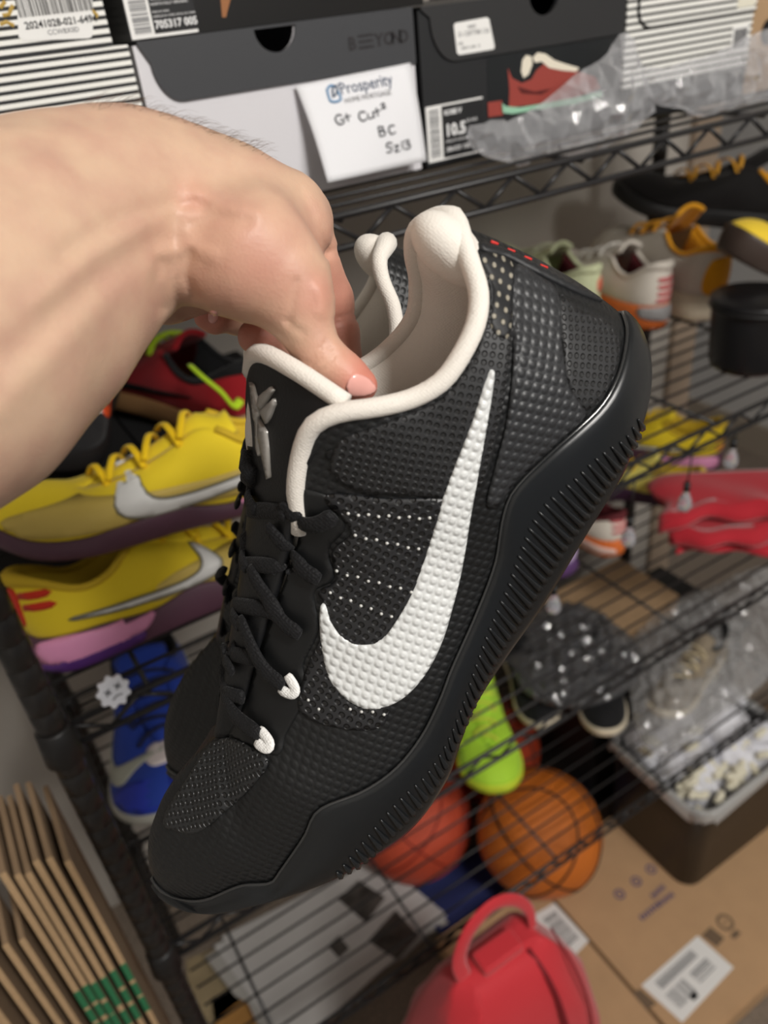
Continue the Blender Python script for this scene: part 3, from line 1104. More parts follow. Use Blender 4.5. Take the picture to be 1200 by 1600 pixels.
# ------------------------------------------------------------------ signed-distance modelling for flesh
def surface_nets(V, org, h):
    nx, ny, nz = V.shape
    s = V < 0
    c = np.zeros((nx - 1, ny - 1, nz - 1), np.int8)
    for a in (0, 1):
        for b in (0, 1):
            for d in (0, 1):
                c += s[a:nx - 1 + a, b:ny - 1 + b, d:nz - 1 + d]
    act = (c > 0) & (c < 8)
    I = np.argwhere(act)
    idx = -np.ones(act.shape, np.int64)
    idx[act] = np.arange(len(I))
    pos = np.zeros((len(I), 3))
    cnt = np.zeros(len(I))
    cor = [(a, b, d) for a in (0, 1) for b in (0, 1) for d in (0, 1)]
    for i, p in enumerate(cor):
        for q in cor[i + 1:]:
            if sum(abs(p[k] - q[k]) for k in range(3)) != 1:
                continue
            va = V[I[:, 0] + p[0], I[:, 1] + p[1], I[:, 2] + p[2]]
            vb = V[I[:, 0] + q[0], I[:, 1] + q[1], I[:, 2] + q[2]]
            m = (va < 0) != (vb < 0)
            t = np.where(m, va / np.where(m, va - vb, 1), 0)
            for k in range(3):
                pos[:, k] += np.where(m, p[k] + t * (q[k] - p[k]), 0)
            cnt += m
    pos = (pos / cnt[:, None] + I) * h + org
    F = []
    for ax in range(3):
        u, w = (ax + 1) % 3, (ax + 2) % 3
        sl0 = [slice(None)] * 3
        sl1 = [slice(None)] * 3
        sl0[ax] = slice(0, -1)
        sl1[ax] = slice(1, None)
        ch = s[tuple(sl0)] != s[tuple(sl1)]
        E = np.argwhere(ch)
        E = E[(E[:, u] > 0) & (E[:, w] > 0) & (E[:, u] < V.shape[u] - 1) & (E[:, w] < V.shape[w] - 1)]
        fl = s[tuple(E.T)]
        q = []
        for du, dw in ((1, 1), (0, 1), (0, 0), (1, 0)):
            e = E.copy()
            e[:, u] -= du
            e[:, w] -= dw
            q.append(idx[tuple(e.T)])
        Q = np.stack(q, 1)
        Q[~fl] = Q[~fl][:, ::-1]
        F.append(Q)
    return pos, np.vstack(F)


def smin(a, b, k):
    hh = np.clip(0.5 + 0.5 * (b - a) / k, 0, 1)
    return b * (1 - hh) + a * hh - k * hh * (1 - hh)


def cone_d(P, a, b, ra, rb):
    ba = (b - a).astype(np.float32)
    t = np.clip(((P - a.astype(np.float32)) @ ba) / max(float(ba @ ba), 1e-12), 0, 1)
    d = P - a.astype(np.float32) - t[..., None] * ba
    return np.sqrt(np.einsum('...i,...i->...', d, d)) - (ra + t * (rb - ra))


# ------------------------------------------------------------------ the hand that holds the pair
def hp(px, py, dep):
    return np.array([(px - 600) / FPX * dep, (py - 800) / FPX * dep, dep])


def chain(*a):
    return [(hp(x, y, d), r * d / FPX) for x, y, d, r in a]


ARM = chain((-430, 715, .215, 310), (-150, 545, .228, 262), (-60, 480, .240, 226), (5, 440, .250, 198), (60, 398, .258, 174), (130, 350, .270, 150), (215, 325, .283, 133), (300, 327, .292, 104), (380, 346, .298, 92), (436, 362, .303, 78))
TENDON = chain((-20, 640, .245, 95), (90, 530, .258, 88), (160, 440, .272, 84), (200, 405, .285, 80))
HYPO = chain((225, 440, .312, 60), (262, 452, .315, 50), (300, 440, .318, 52))
THENAR = chain((290, 385, .284, 72), (335, 392, .280, 82), (392, 402, .279, 98), (440, 436, .281, 76))
KNUCK = chain((380, 345, .303, 80), (445, 345, .312, 66), (470, 345, .318, 50))
THUMB = chain((446, 440, .281, 68), (470, 486, .281, 50), (482, 516, .282, 39), (494, 545, .283, 33), (510, 566, .284, 35), (540, 590, .286, 33), (566, 602, .288, 24))
INDEX = chain((462, 335, .318, 48), (486, 392, .328, 40), (512, 470, .338, 38), (524, 520, .343, 36), (528, 560, .346, 35), (530, 615, .350, 31))
MIDDLE = chain((420, 400, .330, 50), (470, 450, .352, 40), (480, 500, .350, 36), (440, 528, .335, 33), (400, 526, .327, 28))
RING = chain((380, 400, .335, 48), (400, 460, .352, 38), (372, 492, .348, 30), (335, 497, .336, 22), (318, 496, .333, 15))
PINKY = chain((330, 400, .335, 42), (330, 450, .348, 32), (310, 470, .345, 24))

hstep = 0.00108
allp = [q for c in (ARM[1:], THENAR, THUMB, INDEX, MIDDLE, RING) for q in c]
lo = np.min([p - r for p, r in allp], 0) - 0.006
hi = np.max([p + r for p, r in allp], 0) + 0.006
lo[0] = hp(-330, 600, .222)[0]
lo[1] = min(lo[1], -0.13)
dims = np.ceil((hi - lo) / hstep).astype(int)
gx = [lo[i] + hstep * np.arange(dims[i]) for i in range(3)]
GP = np.stack(np.meshgrid(*gx, indexing='ij'), -1).astype(np.float32)


def dchain(C, k=0.004):
    D = None
    for (a, ra), (b, rb) in zip(C, C[1:]):
        d = cone_d(GP, a, b, ra, rb)
        D = d if D is None else smin(D, d, k)
    return D


D = dchain(ARM, 0.012)
D = smin(D, dchain(TENDON), 0.016)
D = smin(D, dchain(KNUCK), 0.010)
D = smin(D, dchain(HYPO), 0.010)
D = smin(D, smin(dchain(THENAR, 0.006), dchain(THUMB, 0.004), 0.006), 0.009)
FG = None
for C_ in (INDEX, MIDDLE, RING, PINKY):
    d = dchain(C_, 0.003)
    FG = d if FG is None else smin(FG, d, 0.0015)
D = smin(D, FG, 0.0035)


X, Y, Z = GP[..., 0], GP[..., 1], GP[..., 2]
QX, QY = X / Z * FPX + 600, Y / Z * FPX + 800


def crease(pts, depth, width, zmax):
    """a fold that follows a line over the near side of the hand (width in pixels of the photo, ~0.23 mm each)"""
    global D
    d = None
    for (ax, ay), (bx_, by_) in zip(pts, pts[1:]):
        vx, vy = bx_ - ax, by_ - ay
        t = np.clip(((QX - ax) * vx + (QY - ay) * vy) / (vx * vx + vy * vy), 0, 1)
        q = np.hypot(QX - ax - t * vx, QY - ay - t * vy)
        d = q if d is None else np.minimum(d, q)
    D = D + depth * np.exp(-(d / width) ** 2) * (Z < zmax)


# wrist folds, thumb-base fold, thumb knuckle wrinkles
crease([(272, 345), (276, 390), (268, 425), (276, 470), (290, 492)], 0.0011, 13, .32)
crease([(296, 395), (290, 430), (300, 462)], 0.0010, 9, .32)
crease([(250, 410), (244, 440), (254, 480)], 0.0010, 10, .32)
crease([(262, 395), (300, 385), (332, 400)], -0.0008, 13, .30)
crease([(286, 320), (302, 316), (318, 322)], 0.0008, 9, .32)
crease([(300, 352), (340, 340), (385, 345)], 0.0008, 10, .30)
crease([(310, 300), (360, 322), (400, 330)], -0.0009, 16, .30)
crease([(488, 574), (503, 560), (517, 544)], 0.0011, 4.2, .30)
crease([(480, 566), (494, 552), (510, 536)], 0.0008, 4.2, .30)
crease([(496, 584), (510, 570), (524, 553)], 0.0010, 4.2, .30)
crease([(446, 500), (460, 512), (474, 520)], 0.0006, 5, .30)
crease([(462, 440), (458, 470), (452, 500)], 0.0007, 6, .30)
crease([(500, 452), (506, 470), (504, 486)], -0.0014, 12, .31)
crease([(470, 300), (486, 330), (498, 365), (508, 392)], 0.0011, 9, .40)
crease([(512, 395), (528, 388)], 0.0008, 4, .36)
crease([(508, 402), (532, 397)], 0.0006, 4, .36)
crease([(522, 498), (556, 490)], 0.0007, 3, .36)
crease([(522, 506), (558, 499)], 0.0007, 3, .36)
# tendon, vein and hollow along the forearm
crease([(0, 560), (100, 480), (190, 410), (240, 375)], 0.0012, 28, .30)
crease([(0, 640), (90, 545), (180, 445)], -0.0008, 24, .30)
crease([(60, 470), (150, 395), (225, 350)], -0.0008, 18, .30)
crease([(100, 395), (180, 345), (262, 318)], 0.0010, 18, .30)
# soft irregularity of living skin
D = D + 0.00035 * np.sin(X * 190 + Y * 120) * np.sin(Y * 160 - Z * 140 + 1.0)
hv, hf = surface_nets(D, lo, hstep)
hand_mw = world_from_cam(np.eye(3), np.zeros(3))


def flush(P):
    """how pink the skin is: fingertips, knuckles and the heel of the thumb"""
    w = np.zeros(len(P))
    for c, r, a in [(hp(575, 600, .285), .016, 1.0), (hp(530, 500, .325), .035, 0.75), (hp(535, 570, .33), .03, .8), (hp(400, 525, .32), .02, .8), (hp(322, 495, .33), .014, .9), (hp(500, 465, .27), .012, .45), (hp(395, 430, .26), .025, .35), (hp(220, 430, .262), .004, .5), (hp(302, 318, .262), .008, .4), (hp(500, 560, .275), .012, .3)]:
        w = np.maximum(w, a * np.exp(-np.sum((P - c) ** 2, 1) / r ** 2))
    return w


hme = pydata('body', hv, hf)
at = hme.color_attributes.new('flush', 'FLOAT_COLOR', 'POINT')
fl_ = flush(hv)
at.data.foreach_set('color', np.stack([fl_, fl_, fl_, np.ones_like(fl_)], 1).ravel())
M_skin = mat('skin', (205, 168, 146), 0.46, spec=0.4, sss=(0.10, (1.0, 0.35, 0.2), 0.004))
nt = M_skin.node_tree
bs = nt.nodes['Principled BSDF']
tc = nt.nodes.new('ShaderNodeTexCoord')
n1 = nt.nodes.new('ShaderNodeTexNoise')
n1.inputs['Scale'].default_value = 55
n1.inputs['Detail'].default_value = 5
nt.links.new(tc.outputs['Object'], n1.inputs['Vector'])
cr = nt.nodes.new('ShaderNodeValToRGB')
cr.color_ramp.elements[0].position = 0.35
cr.color_ramp.elements[0].color = (*lin((200, 168, 143)), 1)
cr.color_ramp.elements[1].position = 0.68
cr.color_ramp.elements[1].color = (*lin((188, 150, 130)), 1)
nt.links.new(n1.outputs['Fac'], cr.inputs[0])
ca = nt.nodes.new('ShaderNodeVertexColor')
ca.layer_name = 'flush'
mx = nt.nodes.new('ShaderNodeMix')
mx.data_type = 'RGBA'
nt.links.new(ca.outputs[0], mx.inputs[0])
nt.links.new(cr.outputs[0], mx.inputs[6])
mx.inputs[7].default_value = (*lin((198, 124, 108)), 1)
nt.links.new(mx.outputs[2], bs.inputs['Base Color'])
vo = nt.nodes.new('ShaderNodeTexVoronoi')
vo.inputs['Scale'].default_value = 900
nt.links.new(tc.outputs['Object'], vo.inputs['Vector'])
n2 = nt.nodes.new('ShaderNodeTexNoise')
n2.inputs['Scale'].default_value = 330
n2.inputs['Detail'].default_value = 4
nt.links.new(tc.outputs['Object'], n2.inputs['Vector'])
ad = nt.nodes.new('ShaderNodeMath')
ad.operation = 'ADD'
nt.links.new(vo.outputs['Distance'], ad.inputs[0])
nt.links.new(n2.outputs['Fac'], ad.inputs[1])
bp = nt.nodes.new('ShaderNodeBump')
bp.inputs['Strength'].default_value = 0.16
bp.inputs['Distance'].default_value = 0.0005
nt.links.new(ad.outputs[0], bp.inputs['Height'])
nt.links.new(bp.outputs[0], bs.inputs['Normal'])
person = link('person', hme, M_skin, None, True, hand_mw)
tag(person, 'bare forearm and left hand pinching the pair of sneakers by their collars', 'person')
hbvh = BVHTree.FromPolygons([Vector(p) for p in hv], [tuple(int(i) for i in q) for q in hf])


def camproj(p):
    d = np.array([(p[0] - 600) / FPX, (p[1] - 800) / FPX, 1.0])
    return (0, 0, 0), d / np.linalg.norm(d)


M_nail = mat('fingernail', (224, 166, 156), 0.22, spec=0.6, coat=0.4)
patch('thumb_nail', [(541, 603), (552, 585), (567, 587), (580, 596), (587, 609), (578, 616), (560, 619), (545, 616)], camproj, hbvh, 0.0001, 0.0006, 3, M_nail, person)
patch('finger_nail', [(328, 486), (338, 487), (341, 497), (335, 505), (327, 503), (325, 494)], camproj, hbvh, 0.0001, 0.0004, 2.5, M_nail, person)
# fine hair along the top of the forearm and wrist
hr = random.Random(3)
mb = MB()
for i in range(150):
    px = hr.uniform(130, 415)
    py = 160.0
    while py < 300:
        o, d = camproj((px, py))
        h = hbvh.ray_cast(Vector(o), Vector(d))
        if h[0] is not None:
            break
        py += 1.5
    o, d = camproj((px, py + abs(hr.gauss(0, 5))))
    h = hbvh.ray_cast(Vector(o), Vector(d))
    if h[0] is None:
        continue
    nrm = h[1]
    t = Vector((0.8, -0.25 + hr.uniform(-.5, .3), hr.uniform(-.5, .5)))
    t = (t - nrm * t.dot(nrm)).normalized()
    L = hr.uniform(0.004, 0.009)
    P = [h[0] + nrm * (L * 0.45 * math.sin(u * 1.6)) + t * (L * u) + Vector((0, 0, 0.001)) * math.sin(u * 5 + i) for u in (0, .25, .5, .75, 1)]
    mb.tube(P, [0.000038, 0.000038, 0.000032, 0.000026, 0.000014], 3, cap=False)
tag(mb.build('arm_hair', mat('arm_hair_strand', (92, 66, 46), 0.6), person), kind='stuff')

def fit_mate():
    """same pose as the first shoe, one shoe-width further back, its heel pillow and toe where the photo has them"""
    best = None
    heel = HA @ hs((706, 346, 0))
    toe = HA @ hs((240, 1372, -.006))
    for dep in np.linspace(0.36, 0.48, 25):
        # put the heel pillow on its line of sight
        O = hp(604, 380, dep) - heel
        q = toe + O
        e = abs(q[0] / q[2] * FPX + 600 - 238) + abs(q[1] / q[2] * FPX + 800 - 1170)
        if best is None or e < best[0]:
            best = (e, O, dep)
    return best


e_, MO, _dep = fit_mate()
print('MATE', e_, _dep, MO - HO)
mate, MS = make_hero('second black basketball sneaker of the held pair, mostly hidden behind the nearest one', world_from_cam(HA, MO), -1.0, False)
# ------------------------------------------------------------------ boxes on the top shelf
Z0 = 1.55
YF = 0.075


def prism_y(mb, poly, y0, y1):
    n = len(poly)
    v = [(p[0], y0, p[1]) for p in poly] + [(p[0], y1, p[1]) for p in poly]
    return mb.add(v, [tuple(range(n)), tuple(range(n, 2 * n))[::-1]] + [(i, (i + 1) % n, n + (i + 1) % n, n + i) for i in range(n)])


def px_xz(px, py, y):
    p = on_y(px, py, y)
    return (p[0], p[2])


def rect_xz(x0, x1, z0, z1, r=0.0):
    if r <= 0:
        return [(x0, z0), (x1, z0), (x1, z1), (x0, z1)]
    P = []
    for cx, cz, a in ((x1 - r, z0 + r, -90), (x1 - r, z1 - r, 0), (x0 + r, z1 - r, 90), (x0 + r, z0 + r, 180)):
        for k in range(5):
            q = math.radians(a + 22.5 * k)
            P.append((cx + r * math.cos(q), cz + r * math.sin(q)))
    return P


def flat(name, poly, y, th, m, parent):
    """printed label: a thin sheet in the front plane"""
    return prism_y(MB(), poly, y - th, y).build(name, m, parent)


def barcode(name, x0, x1, z0, z1, y, m, parent, vertical=True, n=26, seed=1):
    r = random.Random(seed)
    mb = MB()
    t = 0.0
    while t < 1:
        w = r.choice([.008, .008, .016, .024])
        a, b = t, min(1, t + w)
        if vertical:
            mb.bounds((x0 + (x1 - x0) * a, y - 0.00015, z0), (x0 + (x1 - x0) * b, y, z1))
        else:
            mb.bounds((x0, y - 0.00015, z0 + (z1 - z0) * a), (x1, y, z0 + (z1 - z0) * b))
        t = b + r.choice([.008, .012, .02])
    return mb.build(name, m, parent)


def words(name, body, x, z, size, y, m, parent, bold=0.0, align='LEFT'):
    mw = Matrix(((1, 0, 0, x), (0, 0, -1, y), (0, 1, 0, z), (0, 0, 0, 1)))
    return print_text(name, body, size, m, parent, mw, bold, align)


def stripe_mat(name, period, dark=0.45, phase=0.0):
    m = mat(name, (235, 234, 228), 0.55)
    nt = m.node_tree
    tc = nt.nodes.new('ShaderNodeTexCoord')
    sp = nt.nodes.new('ShaderNodeSeparateXYZ')
    nt.links.new(tc.outputs['Object'], sp.inputs[0])
    a = nt.nodes.new('ShaderNodeMath')
    a.operation = 'MULTIPLY_ADD'
    a.inputs[1].default_value = 1 / period
    a.inputs[2].default_value = phase
    nt.links.new(sp.outputs['Z'], a.inputs[0])
    f = nt.nodes.new('ShaderNodeMath')
    f.operation = 'FRACT'
    nt.links.new(a.outputs[0], f.inputs[0])
    g = nt.nodes.new('ShaderNodeMath')
    g.operation = 'LESS_THAN'
    g.inputs[1].default_value = dark
    nt.links.new(f.outputs[0], g.inputs[0])
    mx = nt.nodes.new('ShaderNodeMix')
    mx.data_type = 'RGBA'
    mx.inputs[6].default_value = (*lin((236, 235, 229)), 1)
    mx.inputs[7].default_value = (*lin((30, 31, 32)), 1)
    nt.links.new(g.outputs[0], mx.inputs[0])
    nt.links.new(mx.outputs[2], nt.nodes['Principled BSDF'].inputs['Base Color'])
    return m


M_stripe = stripe_mat('black_white_striped_board', 0.0052, 0.45)
M_stripe2 = stripe_mat('black_white_striped_board_wide', 0.0062, 0.40)
M_wbox = mat('white_box_board', (212, 210, 214), 0.6)
M_dlid = mat('dark_grey_lid_board', (58, 59, 62), 0.6, bump=(600, 0.05))
M_bbox = mat('black_box_board', (30, 31, 33), 0.5, bump=(600, 0.05))
M_blid = mat('black_lid_board', (42, 42, 43), 0.5, bump=(600, 0.05))
M_gloss = mat('black_gloss_board', (30, 29, 28), 0.28)
M_label = mat('white_label_paper', (232, 231, 228), 0.6)
M_ink = mat('black_ink', (24, 24, 26), 0.6)
M_grey_ink = mat('grey_ink', (120, 120, 122), 0.6)
M_inkw = mat('white_ink', (225, 225, 225), 0.6)
M_board = mat('kraft_board', (168, 138, 104), 0.75, noise=(30, 0.06))
M_edge = mat('pale_board_edge', (190, 180, 165), 0.8)
M_dark = mat('box_inside_dark', (14, 14, 15), 0.9)


def box_shell(name, x0, x1, z0, z1, m, label, cat='shoe box', depth=0.33, yf=YF, hole=None, group=None):
    """open-topped carton: front with an optional thumb notch, back, sides, bottom"""
    root = empty(name, ((x0 + x1) / 2, yf + depth / 2, z0))
    tag(root, label, cat, group)
    off = Vector(root.location)
    mb = MB()
    t = 0.002
    if hole:
        hx, r = hole
        poly = [(x0, z0), (x1, z0), (x1, z1), (hx + r, z1)] + [(hx + r * math.cos(math.radians(a)), z1 + r * math.sin(math.radians(a))) for a in range(-15, -180, -15)] + [(hx - r, z1), (x0, z1)]
    else:
        poly = rect_xz(x0, x1, z0, z1)
    prism_y(mb, poly, yf, yf + t)
    mb.bounds((x0, yf + depth - t, z0), (x1, yf + depth, z1))
    mb.bounds((x0, yf + t, z0), (x0 + t, yf + depth - t, z1)).bounds((x1 - t, yf + t, z0), (x1, yf + depth - t, z1))
    mb.bounds((x0 + t, yf + t, z0), (x1 - t, yf + depth - t, z0 + t))
    mb.v = [tuple(Vector(p) - off) for p in mb.v]
    b = mb.build('body', m, root)
    return root, off


def rebase(o, off):
    o.data.transform(Matrix.Translation(-off))
    return o


zs1 = SURF[0] + 0.0012
# white box with the dark lid
wx0, wx1, wz1 = 0.2245, 0.4575, Z0 - 0.0125
wb, off = box_shell('shoe_box', wx0, wx1, zs1, wz1, M_wbox, 'white shoe box with dark grey flap lid and thumb hole, note hanging from it', hole=(0.3335, 0.0165))


def lid(x0, x1, z1, zb, hx, r, cr, m, root, off, depth=0.33, name='lid'):
    t = 0.0018
    y = YF - 0.0004
    poly = [(x0 + cr * 1.0 + 0.001, zb)]
    poly += [(x1, zb), (x1, z1)]
    if hx:
        poly += [(hx + r, z1)] + [(hx + r * math.cos(math.radians(a)), z1 + r * math.sin(math.radians(a)) * 0.95) for a in range(-12, -180, -12)] + [(hx - r, z1)]
    poly += [(x0, z1)]
    for k in range(9):
        q = math.radians(180 + 90 * k / 8.0)
        poly.append((x0 + cr * (0.25 + 0.75 * (1 + math.cos(q))) * 1.0, zb + cr * 1.0 * (1 + math.sin(q))))
    mb = prism_y(MB(), poly, y - t, y)
    mb.bounds((x0, y - t, z1), (x1, YF + depth, z1 + t))
    o = mb.build(name, m, root)
    rebase(o, off)
    return o


lid(wx0 + 0.003, wx1, wz1 + 0.0004, Z0 - 0.0505, 0.3335, 0.0172, 0.026, M_dlid, wb, off)
for x, s, b in [(0.3945, 'B', .0004), (0.4035, '\u039e', .0004), (0.4105, '\u039e', .0004), (0.4195, 'Y', .0004), (0.4275, 'O', .0004), (0.4350, 'N', .0004), (0.4425, 'D', .0004)]:
    rebase(words('lid_print', s, x, Z0 - 0.034, 0.0125, YF - 0.0023, mat('dark_lid_print', (38, 36, 38), 0.5), wb, b), off)
rebase(flat('printed_square', rect_xz(0.272, 0.298, zs1 + 0.018, zs1 + 0.042), YF, 0.0002, M_ink, wb), off)

# black box with rounded flap and size label
bx0, bx1, bz1 = 0.4635, 0.6985, Z0 - 0.0135
bb, off = box_shell('shoe_box', bx0, bx1, zs1, bz1, M_bbox, 'black shoe box with rounded flap, white sticker and 10.5 size label', hole=(0.597, 0.0165))
lid(bx0 + 0.002, bx1, bz1 + 0.0004, Z0 - 0.0535, 0.597, 0.0172, 0.034, M_blid, bb, off)
P = [px_xz(*p, YF - 0.0024) for p in ((709, 40), (711, 36), (760, 27), (764, 29), (773, 73), (771, 77), (718, 86), (714, 83))]
rebase(flat('sticker', P[::-1], YF - 0.0023, 0.0002, M_label, bb), off)
for s, p, sz in [('NIKE', (731, 45), .004), ('D-1207708-126', (716, 58), .0052), ('SIZE', (716, 71), .003), ('100017-1000   N', (720, 78), .003)]:
    x, z = px_xz(*p, YF - 0.0026)
    rebase(words('sticker_print', s, x, z, sz, YF - 0.0026, M_grey_ink, bb), off)
sx0, sz0 = 0.4655, zs1 + 0.003
rebase(flat('size_label', rect_xz(sx0, 0.5275, sz0, sz0 + 0.045), YF, 0.0002, M_label, bb), off)
rebase(flat('size_label_black', rect_xz(sx0 + 0.0165, 0.5275, sz0 + 0.0015, sz0 + 0.0435), YF - 0.0002, 0.0002, M_ink, bb), off)
rebase(barcode('size_barcode', sx0 + 0.003, sx0 + 0.0135, sz0 + 0.003, sz0 + 0.042, YF - 0.0003, M_grey_ink, bb, False, seed=4), off)
for s, x, z, sz, b in [('KOBE V', .4845, .036, .0055, .0002), ('10.5', .4845, .019, .0135, .0005), ('US 44.5', .508, .027, .004, 0), ('386429 100', .485, .006, .0055, .0001), ('MADE IN VIETNAM', .485, .0135, .003, 0)]:
    rebase(words('label_print', s, x, sz0 + z, sz, YF - 0.0005, M_inkw, bb, b), off)
# picture of a red sneaker printed on the box front
pic = lambda nm, pts, m, d: rebase(flat(nm, [px_xz(*p, YF - d) for p in pts], YF - d, 0.0002, m, bb), off)
pic('picture_panel', [(762, 86), (762, 182), (955, 150), (955, 58)], mat('picture_panel_black', (26, 29, 31), 0.4), 0.0002)
pic('picture_shoe', [(793, 106), (800, 122), (815, 130), (830, 124), (838, 110), (852, 98), (880, 105), (905, 112), (930, 120), (938, 138), (900, 152), (845, 162), (795, 168), (796, 140)], mat('picture_red', (150, 66, 58), 0.4), 0.0005)
pic('picture_shadow', [(808, 135), (835, 143), (862, 138), (846, 148), (815, 146)], mat('picture_dark_red', (92, 36, 34), 0.4), 0.0008)
pic('picture_collar', [(816, 94), (822, 86), (830, 88), (832, 100), (826, 116), (818, 122), (814, 112)], mat('picture_cream', (226, 218, 200), 0.4), 0.0008)
pic('picture_laces', [(832, 90), (840, 82), (852, 84), (866, 94), (884, 100), (905, 106), (900, 112), (878, 110), (858, 106), (846, 96), (836, 98)], mat('picture_cream', (226, 218, 200), 0.4), 0.0008)
pic('picture_sole', [(783, 160), (790, 166), (812, 168), (900, 152), (940, 142), (942, 150), (900, 162), (800, 178), (784, 176)], mat('picture_mint', (150, 196, 168), 0.4), 0.0008)
pic('picture_red_block', [(762, 160), (784, 157), (786, 180), (763, 183)], mat('picture_red', (150, 66, 58), 0.4), 0.0008)

# striped box at the right, its flap outlined in black, on a flat black box
base, off = box_shell('shoe_box', 0.705, 0.888, zs1, zs1 + 0.0255, M_bbox, 'flat black box lying under the striped box at the right')
rebase(MB().bounds((0.705, YF - .001, zs1 + 0.0255), (0.888, YF + .33, zs1 + 0.0275)).build('lid', M_bbox, base), off)
zb = zs1 + 0.0285
sb, off = box_shell('shoe_box', 0.7025, 0.889, zb, zb + 0.105, M_stripe2, 'black and white striped shoe box with a rounded flap, right end of the top shelf')
P = [(0.7165, Z0 + 0.03)] + [(0.7165 + 0.018 * (1 - math.cos(math.radians(a))), Z0 - 0.052 - 0.016 * math.sin(math.radians(a)) + 0.016) for a in range(0, 95, 15)] + [(0.889, Z0 - 0.052), (0.889, Z0 + 0.03)]
rebase(prism_y(MB(), P, YF - 0.0022, YF - 0.0004).build('flap', M_stripe2, sb), off)
P2 = [(p[0], YF - 0.0012, p[1]) for p in P[:-1]]
rebase(MB().tube(P2, 0.0014, 6).build('flap_edge', M_ink, sb), off)
rebase(flat('barcode_label', rect_xz(0.858, 0.884, Z0 - 0.088, Z0 - 0.064), YF - 0.0003, 0.0002, M_label, sb), off)
rebase(barcode('label_barcode', 0.861, 0.882, Z0 - 0.085, Z0 - 0.067, YF - 0.0006, M_grey_ink, sb, seed=9), off)
rebase(flat('shipping_label', rect_xz(0.858, 0.886, Z0 - 0.048, Z0 - 0.03), YF - 0.0024, 0.0002, mat('cream_label', (222, 218, 200), 0.6), sb), off)
kb, off = box_shell('carton', 0.893, 1.10, zs1, zs1 + 0.15, M_board, 'plain brown carton at the right end of the top shelf', 'box', depth=0.28, yf=0.08)
rebase(MB().tube([(0.925, 0.0795, Z0 - 0.075), (0.925, 0.0785, Z0 - 0.075)], 0.013, 16).build('hand_hole', M_dark, kb), off)
rebase(MB().bounds((0.893, 0.079, Z0 - 0.040), (1.10, 0.08, Z0 - 0.0385)).build('flap_seam', M_edge, kb), off)
rebase(MB().bounds((0.893, 0.08, zs1 + 0.15), (1.10, 0.36, zs1 + 0.152)).build('lid', M_board, kb), off)

# left stack
lb, off = box_shell('shoe_box', -0.03, 0.2195, zs1, zs1 + 0.068, mat('taupe_box_board', (92, 84, 76), 0.7, noise=(60, 0.2)), 'dull taupe shoe box under the two striped boxes, behind the wrist')
rebase(MB().bounds((-0.032, YF - .002, zs1 + 0.058), (0.2205, YF + .332, zs1 + 0.070)).build('lid', mat('taupe_lid_board', (84, 77, 70), 0.7, noise=(60, 0.25)), lb), off)
z1 = zs1 + 0.0708
l2, off = box_shell('shoe_box', -0.03, 0.2215, z1, Z0 - 0.0130, M_stripe, 'black and white striped shoe box lying under the barcode-labelled one')
rebase(MB().bounds((-0.03, YF, Z0 - 0.0130), (0.2215, YF + .33, Z0 - 0.0112)).build('lid', M_stripe, l2), off)
z2 = Z0 - 0.0108
l3, off = box_shell('shoe_box', -0.04, 0.2115, z2, z2 + 0.11, M_stripe, 'striped shoe box with large white barcode label, topmost at the left')
P = [px_xz(*p, YF) for p in ((24, -45), (143, -60), (145, 50), (143, 58), (137, 60), (38, 64), (29, 58))]
rebase(flat('barcode_label', P[::-1], YF, 0.0003, M_label, l3), off)
xa, za = px_xz(40, 46, YF)
rebase(words('label_number', '20241028-021-6494', xa, za, 0.0058, YF - 0.0005, M_ink, l3, 0.0001), off)
xa, za = px_xz(75, 55, YF)
rebase(words('label_code', 'CCWBX0D', xa, za, 0.0042, YF - 0.0005, M_grey_ink, l3), off)
xa, za = px_xz(30, 25, YF)
xb, zc = px_xz(136, -30, YF)
rebase(barcode('label_barcode', xa, xb, za - 0.001, zc, YF - 0.0005, mat('barcode_ink', (70, 68, 66), 0.6), l3, seed=2), off)
M_gold = mat('gold_brush_print', (176, 144, 60), 0.45)
for i, pts in enumerate([[(0, 38), (10, 34), (22, 40)], [(4, 24), (14, 22), (20, 8)], [(0, 12), (8, 2)], [(143, 15), (152, 24), (150, 27)]]):
    mb = MB().tube([(px_xz(*p, YF)[0], YF - 0.0001, px_xz(*p, YF)[1]) for p in pts], 0.0013, 6, flat=(0.2, 1), up=(0, 1, 0))
    rebase(mb.build('gold_stroke', M_gold, l3), off)

# glossy black box on top of the white one
gz = wz1 + 0.0025
gb, off = box_shell('shoe_box', 0.2245, 0.47, gz, gz + 0.11, M_gloss, 'glossy black shoe box with 705317 005 label, on top of the white box')
rebase(flat('end_label', rect_xz(0.2255, 0.2745, gz + 0.001, gz + 0.055), YF, 0.0003, M_label, gb), off)
rebase(flat('end_label_black', rect_xz(0.2425, 0.2745, gz + 0.003, gz + 0.055), YF - 0.0003, 0.0002, M_ink, gb), off)
rebase(barcode('end_barcode', 0.2285, 0.2405, gz + 0.004, gz + 0.05, YF - 0.0004, M_grey_ink, gb, False, seed=6), off)
for s, z, sz, b in [('705317 005', .006, .0066, .0002), ('FABRIQUE EN CHINE, HECHO EN CHINA', .0125, .0017, 0), ('MADE IN CHINA', .0152, .0017, 0), ('NORTH FALLY ORIGINAL', .0195, .0024, 0), ('MIDNIGHT NAVY / WHITE', .0225, .0024, 0)]:
    rebase(words('label_print', s, .2435, gz + z, sz, YF - 0.0006, M_inkw, gb, b), off)
P = [px_xz(*p, YF) for p in ((344, -6), (362, -8), (356, 14), (353, 27), (347, 27))]
rebase(flat('copper_mark', P[::-1], YF, 0.0003, mat('copper_print', (150, 98, 58), 0.4), gb), off)

